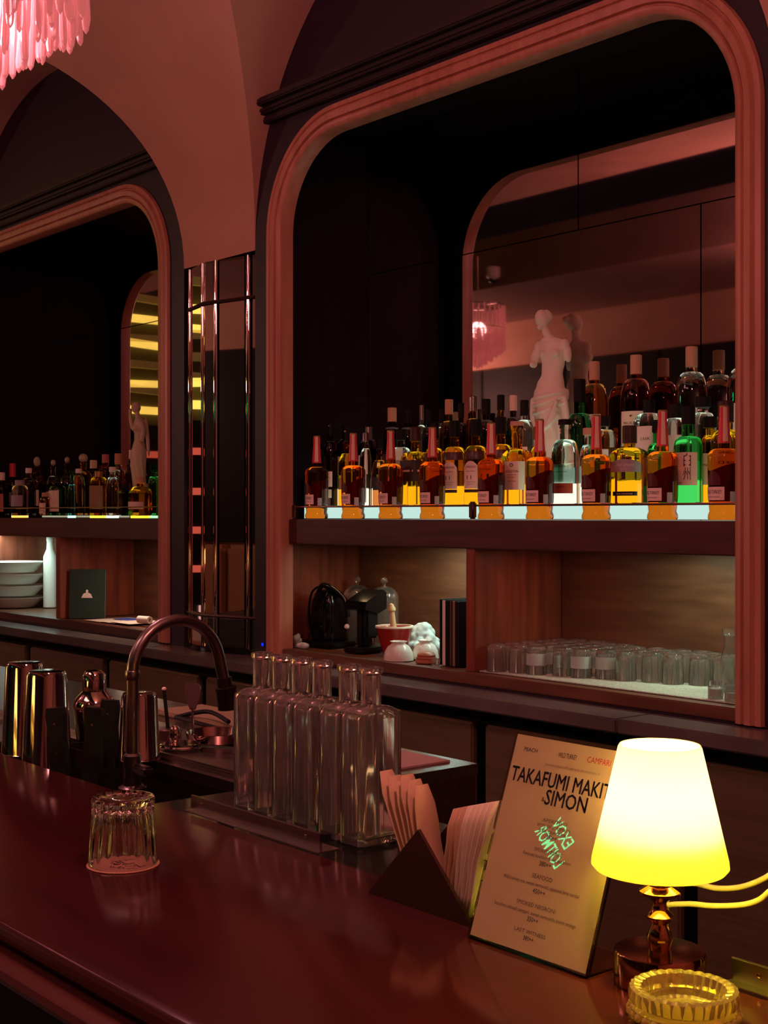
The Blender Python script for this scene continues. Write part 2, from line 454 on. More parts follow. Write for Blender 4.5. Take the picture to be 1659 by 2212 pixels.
# ================================================================== BAR
bar = thing('bar_counter', 'long glossy dark red wooden bar counter with moulded front edge', 'bar')
BX0, BX1 = -5.2, .6
V = []; prof = [(.992, 1.062), (.992, 1.097), (.989, 1.10), (.592, 1.10), (.584, 1.098), (.578, 1.092), (.576, 1.086), (.579, 1.083), (.586, 1.080),
                (.587, 1.076), (.579, 1.074), (.567, 1.071), (.560, 1.067), (.557, 1.061), (.559, 1.055), (.567, 1.050), (.600, 1.048), (.600, 1.04), (.992, 1.04)]
def extrude_x(prof, x0, x1, nm='ext'):
    n = len(prof); V = [(x0, p[0], p[1]) for p in prof]+[(x1, p[0], p[1]) for p in prof]
    Fc = [(i, (i+1) % n, n+(i+1) % n, n+i) for i in range(n)]+[tuple(range(n)), tuple(reversed(range(n, 2*n)))]
    return fin(mesh(nm, V, Fc), True, 30)
ob('bar_top', extrude_x(prof[:9]+[(.6, 1.079), (.6, 1.062)], BX0, BX1), BARTOP, bar)
ob('edge_moulding', extrude_x([(.6, 1.0785)]+[(.588, 1.0785)]+prof[9:18]+[(.60, 1.04)], BX0, BX1), BARM, bar)
ob('front_panel', box(BX0, BX1, .60, .64, .0, 1.06), BLACK, bar)
ob('back_panel', box(BX0, BX1, .955, .985, .0, 1.06), BLACK, bar)
# work station behind the bar
ws = thing('work_station', 'steel work station with sink behind the bar', 'work station')
SZ = 1.05
sX0, sX1, sY0, sY1 = -2.62, -1.66, 1.03, 1.30
wsR = -1.815
top = curve2d([[(-5.0, 1.0), (-1.62, 1.0), (-1.62, 1.33), (wsR, 1.33), (wsR, 1.75), (-5, 1.75)], [(sX0, sY0), (sX1, sY0), (sX1, sY1), (sX0, sY1)]], .02)
ob('worktop', top, STEEL, ws, (0, 0, SZ-.01))
bm = box(sX0-.002, sX1+.002, sY0-.002, sY1+.002, SZ-.22, SZ-.004)
b_ = bmesh.new(); b_.from_mesh(bm)
bmesh.ops.delete(b_, geom=[f for f in b_.faces if f.normal.z > .9], context='FACES'); b_.to_mesh(bm); b_.free()
ob('sink_basin', bm, STEELD, ws)
ob('apron', box(-5, wsR-.002, 1.72, 1.745, .3, SZ-.02), STEELD, ws)
ob('side_panel', box(wsR-.02, wsR-.001, 1.33, 1.72, .3, SZ-.02), STEELD, ws)
ob('rail_lip', box(-5, -1.82, 1.318, 1.330, SZ, SZ+.012, .003), STEELD, ws)
ob('pink_mat', box(-2.25, -1.86, 1.52, 1.72, SZ+.0004, SZ+.004), pm('pale_mat', (.42, .27, .24), .6), ws)
# bottle ledge
lg = thing('bottle_ledge', 'black glossy ledge under the row of clear square bottles', 'ledge')
ob('ledge_top', box(-1.80, -1.16, .995, 1.30, 1.064, 1.075, .003), BLACKG, lg)
ob('ledge_front', box(-1.55, -1.16, .995, 1.01, .8, 1.064), BLACK, lg)
ob('ledge_side', box(-1.18, -1.16, 1.01, 1.30, .8, 1.064), BLACK, lg)
# low shelf further right behind the bar
lo = thing('speed_rack', 'dark steel speed rack under the bar behind the table lamp', 'rack')
ob('rack_top', box(-1.1, .6, 1.0, 1.32, .93, .95, .004), STEELD, lo)
ob('rack_front', box(-1.1, .6, 1.30, 1.32, .3, .93), BLACKG, lo)

# steel stop plates on the bar's back edge
def stop_plate(label, x0, x1):
    t = thing('stop_plate', label, 'plate', ((x0+x1)/2, 1.008, 1.10))
    h = (x1-x0)/2
    ob('upright', box(-h, h, 0, .003, .0, .021, .0008), STEEL, t)
    ob('flange', box(-h, h+.012, -.012, .022, -.0005, .0012, .0004), STEEL, t)
    for s in (-1, 1):
        ob('screw', lathe([(.0022, 0), (.0022, .0008), (.0012, .0014)], 10), COPPER, t, (s*(h-.03), 0, .012), (PI/2, 0, 0))
    ob('end_tab', box(h-.001, h+.010, .000, .010, .012, .021, .001), BLACK, t)
stop_plate('low steel plate with two screws on the bar edge before the clear bottles', Xat(412, 1.008), Xat(692, 1.008))
stop_plate('low steel plate on the bar edge beyond the glass ashtray', Xat(1578, 1.008), Xat(1850, 1.008))
exec_part = None
# ================================================================== BOTTLES
def bprof(r, hb, hs, rn, h, sq=0, rn2=None, foot=.003, waist=0):
    rn2 = rn2 or rn
    P = [(r-foot, 0, sq), (r, foot, sq)]
    if waist:
        P = [(r-.004, 0, sq), (r-.001, .004, sq), (r-.001, .012, sq), (r-.005, .022, sq), (r-.0035, .034, sq), (r-.002, .06, sq)]
    P.append((r, hb, sq))
    for i in range(1, 8):
        a = PI/2*i/7
        P.append((rn+(r-rn)*(math.cos(a)**.8 if i < 7 else 0), hb+hs*math.sin(a)**1.1, sq*(1-i/7)))
    P += [(rn, hb+hs+.004), (rn2, h-.012), (rn2+.0015, h-.010), (rn2+.0015, h-.004), (rn2, h)]
    return P
CACHE = {}
def cmesh(key, fn):
    if key not in CACHE: CACHE[key] = fn()
    return CACHE[key]
FACE = -PI/2+.35      # labels face the room
def bottle(label, X, Y, z, P, mat, seg=28, ay=1, hollow_t=0, cap=None, wraps=(), labs=(), texts=(), name='liquor_bottle', cat='bottle', group=None, rz=0, liquid=None):
    """cap: (z0, z1, r, mat); wraps: (z0, z1, mat, name[, a0, a1]); labs: (z0, z1, half angle, mat[, arch, shift]); texts: (string, z, height, width, mat[, shift])"""
    t = thing(name, label, cat, (X, Y, z), rz, group)
    key = (tuple(P), seg, ay, hollow_t)
    if hollow_t: me = cmesh(key, lambda: hollow(P, hollow_t, .006, seg=seg, ay=ay, cap0=True, cap1=True))
    else: me = cmesh(key, lambda: lathe(P, seg, ay))
    me2 = me if not me.materials or me.materials[0] == mat else me.copy()
    if me2 is not me: me2.materials.clear()
    ob('glass_body', me2, mat, t)
    if liquid:
        lm, lz = liquid
        Q = [(max(p[0]-hollow_t-.0006, .001), max(p[1], .0065))+tuple(p[2:]) for p in P if p[1] < lz]
        Q = [Q[0]]+[q for i, q in enumerate(Q[1:]) if q[1] > .0066]
        r, s = prof_r(P, lz); Q.append((r-hollow_t-.0006, lz, s))
        ob('liquid', lathe(Q, seg, ay), lm, t)
    if cap:
        z0, z1, r, m = cap
        ob('cap', cmesh(('cap',)+(z0, z1, r, m.name), lambda: lathe([(r, z0), (r, z1-.002), (r-.002, z1)], 18)), m, t)
    for wq in wraps:
        z0, z1, m, nm = wq[:4]
        if len(wq) > 4:
            ob(nm, patch(P, ay, wq[4], wq[5], z0, z1, .0009, 6, 4), m, t)
        else:
            zs = [z0+(z1-z0)*i/4 for i in range(5)]
            ob(nm, lathe([(prof_r(P, q)[0]+.0007, q) for q in zs], 18), m, t)
    lbs = []
    for lb in labs:
        z0, z1, ha, m = lb[:4]; arch = lb[4] if len(lb) > 4 else 0; sh = lb[5] if len(lb) > 5 else 0
        lo_ = ob('paper_label', patch(P, ay, FACE-ha+sh, FACE+ha+sh, z0, z1, .0007, 12, 5, arch), m, t); lbs.append((z0, z1, lo_))
    for tx in texts:
        s, zz, hh, ww, m = tx[:5]; sh = tx[5] if len(tx) > 5 else 0
        ob('lettering', wrap_text(text(s, ww, hh), P, ay, FACE+sh, zz), m, next((q[2] for q in lbs if q[0]-.001 <= zz <= q[1]), t))
    return t
AMBER = glass('bourbon_glass', (.92, .17, .008), 1.36)
AMBERY = glass('whisky_glass', (1, .42, .006), 1.36)
AMBERO = glass('dark_whisky_glass', (.62, .19, .045), 1.36)
GREENG = glass('green_glass', (.05, .62, .12), 1.40)
DGREEN = glass('dark_green_glass', (.02, .16, .05), 1.45)
DARKG = glass('dark_bottle_glass', (.06, .025, .03), 1.45)
REDG = glass('deep_red_glass', (.42, .07, .05), 1.38)
PINKG = glass('rosy_clear_glass', (.92, .78, .76), 1.36)
TEAL = glass('teal_glass', (.1, .7, .62), 1.40)
REDW = pm('red_wax_wrap', (.70, .04, .06), .3)
LBLP = pm('label_pinkish', (.95, .74, .64), .6)
LBLC = pm('label_cream', (.88, .78, .58), .6)
LBLW = pm('label_white', (.9, .85, .78), .6)
LBLG = pm('label_grey', (.38, .34, .36), .5)
LBLD = pm('label_dark', (.05, .03, .03), .5)
STRIP = pm('tax_strip', (.85, .55, .42), .6)
CORK = pm('wooden_stopper', (.62, .36, .22), .6)
FOIL = pm('gold_foil', (.45, .25, .08), .35, .6)
REDI = pm('red_ink', (.4, .02, .02), .5)

# front row: nine alike square-shouldered bottles with red neck wraps
Y0 = 2.872
PB = bprof(.042, .160, .022, .0165, .293, 0, .0105, waist=1)
xs0 = [684, 763, 844, 934, 1061, 1166, 1288, 1431, 1564]
where = ['at the dark end of the rail', 'second from the dark end of the rail', 'third from the dark end of the rail',
         'fourth, just before the rail post', 'just past the rail post', 'standing before the white statuette',
         'before the dark green bottle', 'before the green-shouldered bottle', 'last one, against the brighter upright']
proto = None
for px, wh in zip(xs0, where):
    X = Xat(px, Y0); lab = 'bourbon bottle with red neck wrap, '+wh
    if proto is None:
        proto = bottle(lab, X, Y0, 1.503, PB, AMBER, 32, group='front row of red-necked bourbon bottles',
                       wraps=((.196, .286, REDW, 'neck_wrap'), (.200, .288, STRIP, 'tax_strip', -PI/2+.45, -PI/2+1.3)),
                       cap=(.284, .293, .0125, FOIL),
                       labs=((.050, .084, .80, LBLP, 0, -.50),),
                       texts=(('WILD TURKEY', .067, .0095, .052, INK, -.50), ('101 KENTUCKY BOURBON', .057, .003, .04, INK, -.50)))
        bk = ob('back_label', patch(PB, 1, -PI/2+1.0, -PI/2+1.38, .045, .072, .0007, 4, 2), pm('back_label', (.6, .66, .6), .5), proto)
        ob('rear_label', patch(PB, 1, PI/2-1.0, PI/2+1.2, .048, .146, .0006, 14, 5, .035), pm('rear_label_dark', (.06, .015, .01), .6), proto)
        em_ = ob('embossed_panel', patch(PB, 1, FACE-1.0, FACE+.05, .088, .125, .0003, 10, 4, .02), pm('smoked_print', (.10, .02, .02), .3), proto)
    else: again(proto, (X, Y0, 1.503), R.uniform(-.04, .04), lab)

# second row
Y1 = 2.972; Z1 = 1.547
def on(px, Y, z, label, P, mat, **k): return bottle(label, Xat(px, Y), Y, z, P, mat, **k)
PJ = bprof(.040, .145, .045, .0145, .275, 0)
PS = bprof(.040, .150, .03, .014, .262, .75)
PW = bprof(.037, .185, .05, .014, .300, 0)
on(714, 2.975, Z1, 'dark wine-like bottle with pale torn-edged label, at the dark end of the second row', PW, DARKG, cap=(.255, .30, .0165, BLACK), labs=((.07, .125, .8, LBLP), (.03, .06, .7, LBLC)), wraps=((.27, .297, STRIP, 'tax_strip', FACE-.3, FACE+.3),), texts=(('RESERVA', .10, .006, .035, INK),))
on(746, 3.004, Z1, 'rounded yellow-amber bottle half hidden by the second red-necked bottle', PJ, AMBERY, cap=(.235, .275, .0165, BLACK), labs=((.06, .10, .7, pm('label_ochre', (.5, .25, .06), .6)),), wraps=((.24, .272, STRIP, 'tax_strip', FACE-.3, FACE+.3),))
on(790, 2.955, Z1, 'slim clear bottle with a narrow white label of black upright writing', bprof(.028, .15, .05, .012, .255, 0), WATER, cap=(.225, .255, .0145, STEEL), labs=((.012, .125, .62, LBLW),), texts=(('\u677e', .092, .022, .022, INK), ('\u7af9', .060, .022, .022, INK), ('\u6885', .028, .022, .022, INK)))
on(817, 3.0, Z1, 'smoky short bottle beside the narrow white label', bprof(.033, .12, .04, .015, .235, 0), AMBERO, cap=(.20, .235, .018, BLACK), labs=((.055, .10, .7, LBLD),), texts=(('RYE', .072, .008, .02, REDI),))
on(866, 3.0, Z1, 'clear bottle with silvery band behind the third red-necked bottle', bprof(.034, .16, .04, .015, .262, .3), WATER, cap=(.225, .262, .018, BLACK), labs=((.13, .155, .8, pm('label_silver', (.42, .43, .38), .4)),))
on(897, 2.965, Z1, 'square whisky bottle, dark upper label over yellow lower half', PS, AMBERY, cap=(.215, .262, .0185, pm('cap_brown', (.05, .02, .015), .4)), labs=((.080, .150, 1.05, LBLD),), wraps=((.225, .25, STRIP, 'tax_strip', FACE-.35, FACE+.35), (.112, .118, LBLC, 'thin_band', FACE-1.0, FACE+1.0)))
jam = []
for i, (px, wh) in enumerate(((938, 'half hidden by the fourth red-necked bottle'), (982, 'fully seen beside the rail post'), (1028, 'just past the fully seen one'), (1082, 'behind the first red-necked bottle past the rail post'))):
    lb = 'amber whiskey bottle with arched pinkish label, '+wh
    if i == 0:
        jp = on(px, 2.985, Z1, lb, PJ, AMBERY, cap=(.222, .275, .0175, BLACK), group='whiskey bottles with arched labels',
                labs=((.052, .140, .66, LBLP, .02),), wraps=((.228, .274, STRIP, 'tax_strip', FACE-.4, FACE+.4), (.040, .050, LBLD, 'dark_band', FACE-.66, FACE+.66)),
                texts=(('JAMESON', .118, .0075, .036, INK), ('IRISH WHISKEY', .106, .0032, .03, INK), ('BLENDED AND MATURED', .072, .0026, .032, INK), ('IN OAK CASKS', .065, .0026, .024, INK), ('\u25a0', .082, .012, .016, INK, -.12)))
        jp['label'] = lb
        sh_ = ob('dark_shoulder', patch(PJ, 1, FACE-1.2, FACE+1.2, .146, .172, .0004, 12, 4), pm('shoulder_print', (.08, .03, .02), .35), jp)
    else: again(jp, (Xat(px, 2.985), 2.985, Z1), 0, lb)
on(1117, 2.965, Z1, 'clear-necked square bottle with pale label and small dark bird', bprof(.041, .135, .035, .016, .245, .7, .019), AMBERY, cap=(.242, .256, .021, CORK), labs=((.045, .132, 1.0, LBLC),),
   texts=(('\u2742', .115, .011, .014, INK), ('SINGLETON', .098, .007, .042, INK), ('OF DUFFTOWN', .089, .0034, .03, INK), ('SINGLE MALT', .082, .003, .028, INK), ('AGED 12 YEARS', .07, .003, .03, REDI)))
on(1163, 3.018, Z1, 'round yellow bottle glowing behind the red neck wrap before the statuette', bprof(.026, .15, .03, .012, .24, 0), AMBERY, cap=(.20, .24, .017, FOIL))
on(1221, 2.972, Z1, 'clear round-shouldered bottle with black stopper and rust base label before the statuette', bprof(.041, .142, .05, .016, .235, 0), WATER, cap=(.235, .252, .0205, BLACK),
   labs=((.062, .118, 1.0, glass('etched', (.8, .86, .8), 1.2, .35)), (.032, .062, .95, pm('label_rust', (.42, .07, .03), .5, emis=None)),), texts=(('STRANAHAN', .108, .008, .05, INK), ('COLORADO WHISKEY', .094, .004, .045, INK), ('\u2015\u2015\u2015\u2015', .082, .003, .045, REDI), ('SINGLE MALT', .05, .004, .03, INK)))
on(1273, 3.010, Z1, 'wide clear decanter-shaped bottle behind the seventh red-necked bottle', bprof(.033, .125, .05, .016, .215, 0), WATER, cap=(.205, .225, .021, CORK), labs=((.05, .11, .6, LBLW),), texts=(('NIKKA', .085, .008, .03, INK),))
on(1360, 2.958, Z1, 'broad yellow whisky bottle with grey upper label and brown stopper', bprof(.0475, .128, .030, .0165, .22, .55), AMBERY, cap=(.17, .22, .0205, pm('cap_brown', (.05, .02, .015), .4)),
   labs=((.088, .124, 1.05, LBLG, .012), (.022, .034, .75, INK)), texts=(('GENTLEMAN', .104, .007, .05, LBLC), ('JACK', .094, .006, .02, LBLC), ('RARE TENNESSEE', .0255, .004, .045, LBLC)))
on(1421, 3.012, Z1, 'green-shouldered bottle behind the eighth red-necked bottle', bprof(.033, .14, .03, .015, .235, 0), GREENG, cap=(.20, .235, .018, BLACK), labs=((.05, .13, .9, LBLC),))
on(1487, 2.955, Z1, 'bright green bottle with cream label and large black calligraphy', bprof(.0395, .150, .03, .0185, .262, 0, .015), GREENG, cap=(.212, .262, .0185, BLACK),
   labs=((.048, .136, .92, LBLC),), texts=(('\u767d', .101, .028, .019, INK, .22), ('\u5dde', .064, .028, .019, INK, .22), ('HAKUSHU', .052, .0045, .02, INK, -.4)))
on(1534, 3.018, Z1, 'amber bottle with cream label and small black cap beside the green calligraphy bottle', bprof(.024, .155, .03, .012, .235, 0), AMBERY, cap=(.205, .235, .0195, BLACK), labs=((.05, .135, .9, LBLC),), texts=(('MALT', .10, .007, .025, INK),))
on(1568, 2.995, Z1, 'brown-capped amber bottle by the brighter frame upright', bprof(.040, .16, .035, .018, .272, 0), AMBERY, cap=(.215, .272, .0205, pm('cap_brown', (.05, .02, .015), .4)), labs=((.05, .13, .9, LBLC),), texts=(('AGED', .10, .007, .025, INK),))
# third row
Y2 = 3.090; Z2 = 1.611
for px, h, m, cp, lb in ((748, .235, DARKG, BLACK, 'dark bottle with short pale neck strip at the dark end of the third row'), (795, .225, DARKG, STEEL, 'small dark bottle with grey screw cap in the third row'),
                         (847, .286, DARKG, CORK, 'tall dark bottle with tan neck strip above the third red-necked bottle'), (880, .277, DARKG, BLACK, 'dark bottle with one thin pale strip on its neck'),
                         (905, .287, CLEAR, STEEL, 'clear bottle with steel screw cap in the third row'), (926, .27, DARKG, BLACK, 'dark bottle with a short tan neck band'),
                         (948, .268, CLEAR, BLACK, 'clear bottle with a dark round stopper behind the arched labels'),
                         (970, .296, AMBERO, CORK, 'bottle with flared tan stopper above the arched labels'), (996, .28, DARKG, BLACK, 'black-necked bottle with an upright tan strip'),
                         (1019, .30, AMBERO, STEEL, 'bottle with pale wide neck band beside the mirror edge'), (1050, .285, DARKG, BLACK, 'dark bottle half hidden in the mirror edge shadow'),
                         (1079, .295, AMBERY, BLACK, 'yellow-shouldered bottle with black neck and pale strip'), (1106, .29, DARKG, LBLP, 'dark bottle with a pink T-shaped stopper'),
                         (1133, .27, CLEAR, BLACK, 'clear bottle behind the small dark bird label')):
    on(px, Y2+R.uniform(-.002, .003), Z2, lb, bprof(.036, h*.6, .045, .0135, h, 0), m, seg=20, cap=(h-.05, h, .0165, cp),
       wraps=((h-.045, h-.003, STRIP, 'tax_strip', FACE-.35, FACE+.35),), labs=((.05, .12, .7, LBLP if R.random() < .5 else LBLD),))
on(1252, 3.098, Z2, 'dark green bottle with black neck behind the statuette foot', bprof(.038, .165, .05, .018, .32, 0, .0165), DGREEN, cap=(.25, .32, .0185, BLACK))
on(1306, 3.088, Z2, 'small clear bottle between dark green and tall amber bottles', bprof(.033, .13, .03, .014, .2, 0), WATER, cap=(.17, .2, .017, BLACK), labs=((.04, .1, .7, LBLW),))
on(1402, 3.09, Z2, 'clear bottle with white label behind the yellow whisky', bprof(.037, .17, .03, .015, .24, .4), WATER, cap=(.2, .24, .017, BLACK), labs=((.06, .16, .9, LBLW),), texts=(('CASK', .12, .008, .03, INK),))
on(1460, 3.09, Z2, 'clear wide bottle behind the calligraphy bottle', bprof(.037, .15, .03, .015, .22, .3), WATER, cap=(.18, .22, .017, BLACK), labs=((.05, .13, .9, LBLW),))
on(1519, 3.09, Z2, 'clear bottle with a square black stopper by the far calligraphy side', bprof(.037, .14, .05, .015, .21, 0), WATER, cap=(.205, .235, .021, BLACK))
# tall bottles on the top step
Y3 = 3.180; Z3 = 1.6605
for px, top, m, cp, lm, tx, lb in ((1284, 781, AMBERO, CORK, LBLW, '', 'tall brown-amber bottle with tan neck beside the statuette'),
                           (1374, 767, REDG, CORK, LBLC, 'MACALLAN', 'tall dark red bottle with cream label, middle of the top step'),
                           (1494, 749, PINKG, CORK, LBLW, 'DON JULIO', 'tall clear bottle with wooden stopper and white label on the top step'),
                           (1606, 740, PINKG, CORK, LBLW, '', 'tall clear bottle at the end of the top step, partly behind the frame')):
    X = Xat(px, Y3); a, b = ray(px); h = CZ-(top-CY)/F*(Y3/b)-Z3
    on(px, Y3, Z3, lb, bprof(.047, h*.58, .07, .0165, h, 0, .0155), m, seg=32, cap=(h-.058, h, .0175, cp), labs=((.06, .165, .8, lm),),
       texts=((tx, .125, .009, .05, INK), ('\u2736', .146, .010, .012, INK)) if tx else ())

# ================================================================== FAR SHELF BOTTLES
def disc(t, r=.03, c=(.6, .85, .75), s=1.1):
    ob('lit_disc', cmesh(('disc', r, c), lambda: lathe([(r, -.010), (r, .0)], 20)), em('disc_%d' % (hash(c) % 999), c, s*1.8), t)
ZL = 1.512
def far(px, Y, label, P, mat, lit=None, **k):
    t = on(px, Y, ZL, label, P, mat, seg=20, **k)
    if lit: disc(t, P[0][0]+.002, lit)
    return t
ball = pm('ball_stopper', (.5, .42, .3), .3)
pk = pm('pink_label', (.5, .16, .12), .6)
far(4, 2.90, 'pinkish-labelled bottle cut by the picture edge on the far shelf', bprof(.036, .13, .03, .014, .22), DARKG, cap=(.18, .22, .016, LBLC), labs=((.02, .11, 1, pk),))
far(27, 2.99, 'bottle with a wine-red neck on the far shelf', bprof(.034, .15, .04, .014, .27), DARKG, cap=(.2, .27, .016, REDW), labs=((.05, .12, 1, LBLG),))
far(43, 2.88, 'stout grey jug bottle with orange base on the far shelf', bprof(.042, .105, .045, .02, .16), glass('grey_glass', (.5, .48, .55), 1.35), lit=(1, .45, .08), cap=(.15, .175, .024, LBLG), labs=((.045, .10, 1.1, LBLG),))
far(62, 2.98, 'clear bottle with a small white cap on the far shelf', bprof(.036, .15, .04, .014, .24), WATER, cap=(.215, .24, .016, LBLW))
t = far(80, 3.05, 'brown bottle with egg-shaped tan stopper on the far shelf', bprof(.038, .16, .06, .015, .25), AMBERO, labs=((.05, .13, 1, LBLC),))
def stopper(t, z, r, sz=1.3):
    ob('stopper', cmesh(('stop', r, z), lambda: lathe([(r*math.sin(PI*i/10)+.0005, z+r*sz*(1-math.cos(PI*i/10))) for i in range(11)], 16)), ball, t)
stopper(t, .25, .017, 1.5)
t = far(115, 3.06, 'clear bottle with a small tilted stopper on the far shelf', bprof(.034, .15, .05, .013, .25), WATER, labs=((.04, .12, 1, LBLG),)); stopper(t, .25, .012)
t = far(145, 3.07, 'smoky bottle with a small round stopper on the far shelf', bprof(.036, .15, .05, .013, .26), DARKG); stopper(t, .26, .012)
far(122, 2.93, 'wide green bottle with cream-edged black label on the far shelf', bprof(.055, .12, .03, .015, .19), DGREEN, labs=((.02, .12, .9, LBLC), ), cap=(.16, .19, .018, BLACK))
far(97, 2.88, 'low brown flask between grey jug and green bottle on the far shelf', bprof(.023, .07, .02, .012, .11, .3), AMBERO, labs=((.01, .06, .9, LBLP),), cap=(.09, .11, .015, CORK))
far(155, 2.885, 'slim teal bottle with glowing base on the far shelf', bprof(.020, .085, .06, .010, .21), TEAL, lit=(.45, .95, .8), cap=(.19, .21, .012, DGREEN))
t = far(180, 3.03, 'dark amber bottle with large pale ball stopper on the far shelf', bprof(.045, .165, .05, .015, .255), AMBERO); stopper(t, .255, .021, 1.0)
far(170, 2.95, 'clear fluted bottle behind the teal one on the far shelf', bprof(.030, .14, .05, .012, .22), WATER, cap=(.2, .22, .015, LBLW))
far(213, 2.90, 'tall tan-labelled bottle with yellow base on the far shelf', bprof(.040, .140, .035, .015, .20), AMBERY, lit=(1, .8, .05), cap=(.175, .20, .018, FOIL), labs=((.03, .135, 1.2, pm('tan_label', (.30, .17, .09), .6)),))
far(243, 2.885, 'clear bottle with pale glowing lower half on the far shelf', bprof(.029, .10, .07, .012, .215), WATER, lit=(.65, 1, .85), cap=(.195, .215, .015, LBLW), labs=((.035, .045, 1.3, DGREEN),))
far(256, 3.02, 'clear bottle with an orange neck label on the far shelf', bprof(.034, .16, .05, .015, .285), WATER, cap=(.235, .285, .018, pm('orange_cap', (.5, .2, .1), .5)))
far(271, 2.93, 'squat black bottle on the far shelf', bprof(.032, .095, .02, .016, .14, .6), BLACKG, cap=(.12, .14, .018, BLACK))
far(303, 2.90, 'yellow-based square bottle below the winged figurine', bprof(.042, .095, .03, .016, .165, .5), AMBERY, lit=(1, .72, .03), cap=(.14, .165, .02, CORK), labs=((.028, .06, 1, LBLP),))
far(285, 3.06, 'tall dark red bottle behind the winged figurine', bprof(.034, .18, .05, .014, .30), REDG, cap=(.26, .3, .016, LBLP))
far(333, 2.97, 'bright green bottle by the far frame upright', bprof(.030, .12, .05, .014, .225), GREENG, lit=(.3, 1, .35), cap=(.19, .225, .016, DGREEN))
far(228, 3.07, 'reddish bottle behind the tan-labelled one on the far shelf', bprof(.036, .19, .04, .015, .29), REDG, cap=(.25, .29, .017, pk))
far(202, 3.115, 'beige-labelled bottle at the back of the far shelf', bprof(.036, .18, .04, .015, .27), DARKG, cap=(.23, .27, .017, LBLC), labs=((.06, .16, 1.1, LBLC),))
ls = thing('added_glow_bar', 'added thin glowing bar brightening the far shelf bottles from behind', 'added light bar'); ob('glow_strip', box(LX0, LX1, 3.19, 3.21, 1.503, 1.523), em('added_bar_glow', (.8, .75, .5), .45), ls); ob('end_cap', box(LX1, LX1+.006, 3.188, 3.212, 1.501, 1.525), BLACK, ls)  # glowing bar added to brighten the dim far bottles
fr = thing('shelf_rail', 'thin guard rail before the bottles of the far shelf', 'rail')
ob('rod', tube([(LX0+.02, 2.825, 1.548), (LX1-.03, 2.825, 1.548)], .003), COPPER, fr)
ob('post', box(LX1-.03, LX1-.018, 2.818, 2.832, 1.5012, 1.555, .003), MAT['bronze_dark'], fr)

# ================================================================== FIGURES (plain classical stand-ins)
def loft(secs, seg=40, fold=None):
    """secs: (z, cx, cy, rx, ry); fold(z, th) multiplies the radius"""
    V = []; n = len(secs)
    for z, cx, cy, rx, ry in secs:
        for i in range(seg):
            th = 2*PI*i/seg; k = fold(z, th) if fold else 1
            V.append((cx+rx*k*math.cos(th), cy+ry*k*math.sin(th), z))
    Fc = [(j*seg+i, j*seg+(i+1) % seg, (j+1)*seg+(i+1) % seg, (j+1)*seg+i) for j in range(n-1) for i in range(seg)]
    Fc += [tuple(reversed(range(seg))), tuple(range((n-1)*seg, n*seg))]
    return fin(mesh('loft', V, Fc), False)
def ell(c, r, rot=None):
    bm = bmesh.new(); bmesh.ops.create_uvsphere(bm, u_segments=20, v_segments=14, radius=1)
    M = Matrix.Translation(c) @ (rot or Matrix.Identity(4)) @ Matrix.Diagonal((*r, 1))
    bmesh.ops.transform(bm, matrix=M, verts=bm.verts)
    me = bpy.data.meshes.new('e'); bm.to_mesh(me); bm.free(); return me
def remesh(me, vox, smooth=3):
    o = bpy.data.objects.new('tmp', me); COL.objects.link(o)
    m = o.modifiers.new('r', 'REMESH'); m.mode = 'VOXEL'; m.voxel_size = vox; m.use_smooth_shade = True
    s = o.modifiers.new('s', 'SMOOTH'); s.iterations = smooth; s.factor = .5
    dg = bpy.context.evaluated_depsgraph_get(); dg.update()
    out = bpy.data.meshes.new_from_object(o.evaluated_get(dg)); bpy.data.objects.remove(o)
    out.polygons.foreach_set('use_smooth', [True]*len(out.polygons)); return out
def fold(z, th):
    k = max(0, min(1, (.235-z)/.05))
    return 1+k*(.055*math.sin(9*th+14*z*3)+.035*math.sin(17*th-30*z))
def lerp_secs(S, n):
    out = []
    for a, b in zip(S, S[1:]):
        for i in range(n):
            t = i/n; t = t*t*(3-2*t); out.append(tuple(a[k]+(b[k]-a[k])*(i/n if k == 0 else t) for k in range(5)))
    return out+[S[-1]]
body = lerp_secs([(0, .012, 0, .044, .040), (.03, .012, 0, .038, .034), (.10, .008, -.004, .040, .036), (.16, .002, -.004, .046, .040), (.205, -.002, 0, .052, .040),
                  (.228, -.002, 0, .051, .038), (.25, .000, 0, .045, .032), (.285, .006, 0, .034, .025), (.315, .010, 0, .037, .027), (.345, .010, 0, .043, .031),
                  (.372, .006, 0, .047, .027), (.388, .002, 0, .036, .021), (.397, -.004, 0, .017, .016), (.408, -.012, -.002, .0135, .0135), (.43, -.020, -.004, .0125, .0125)], 5)
parts = [loft(body, 64, fold), ell((-.024, -.008, .452), (.0215, .026, .030), Matrix.Rotation(-.2, 4, 'Y')), ell((-.021, .006, .458), (.023, .024, .025)),
         ell((-.025, -.033, .450), (.0032, .006, .008)), ell((-.0255, -.030, .438), (.007, .004, .0026)), ell((-.034, -.028, .457), (.005, .004, .003)), ell((-.016, -.029, .457), (.005, .004, .003)),
         ell((-.020, .032, .462), (.012, .012, .011)), ell((-.025, -.022, .425), (.009, .009, .007)),
         ell((-.010, -.024, .342), (.015, .013, .014)), ell((.028, -.024, .342), (.015, .013, .014)),
         ell((-.040, 0, .366), (.015, .017, .019)), ell((.048, 0, .368), (.015, .017, .019)),
         ell((-.050, -.006, .338), (.0125, .014, .032), Matrix.Rotation(.25, 4, 'Y')), ell((-.046, -.024, .314), (.0105, .018, .011)),
         ell((.056, .004, .345), (.012, .014, .030), Matrix.Rotation(-.12, 4, 'Y')), ell((.0, 0, .006), (.052, .050, .008))]
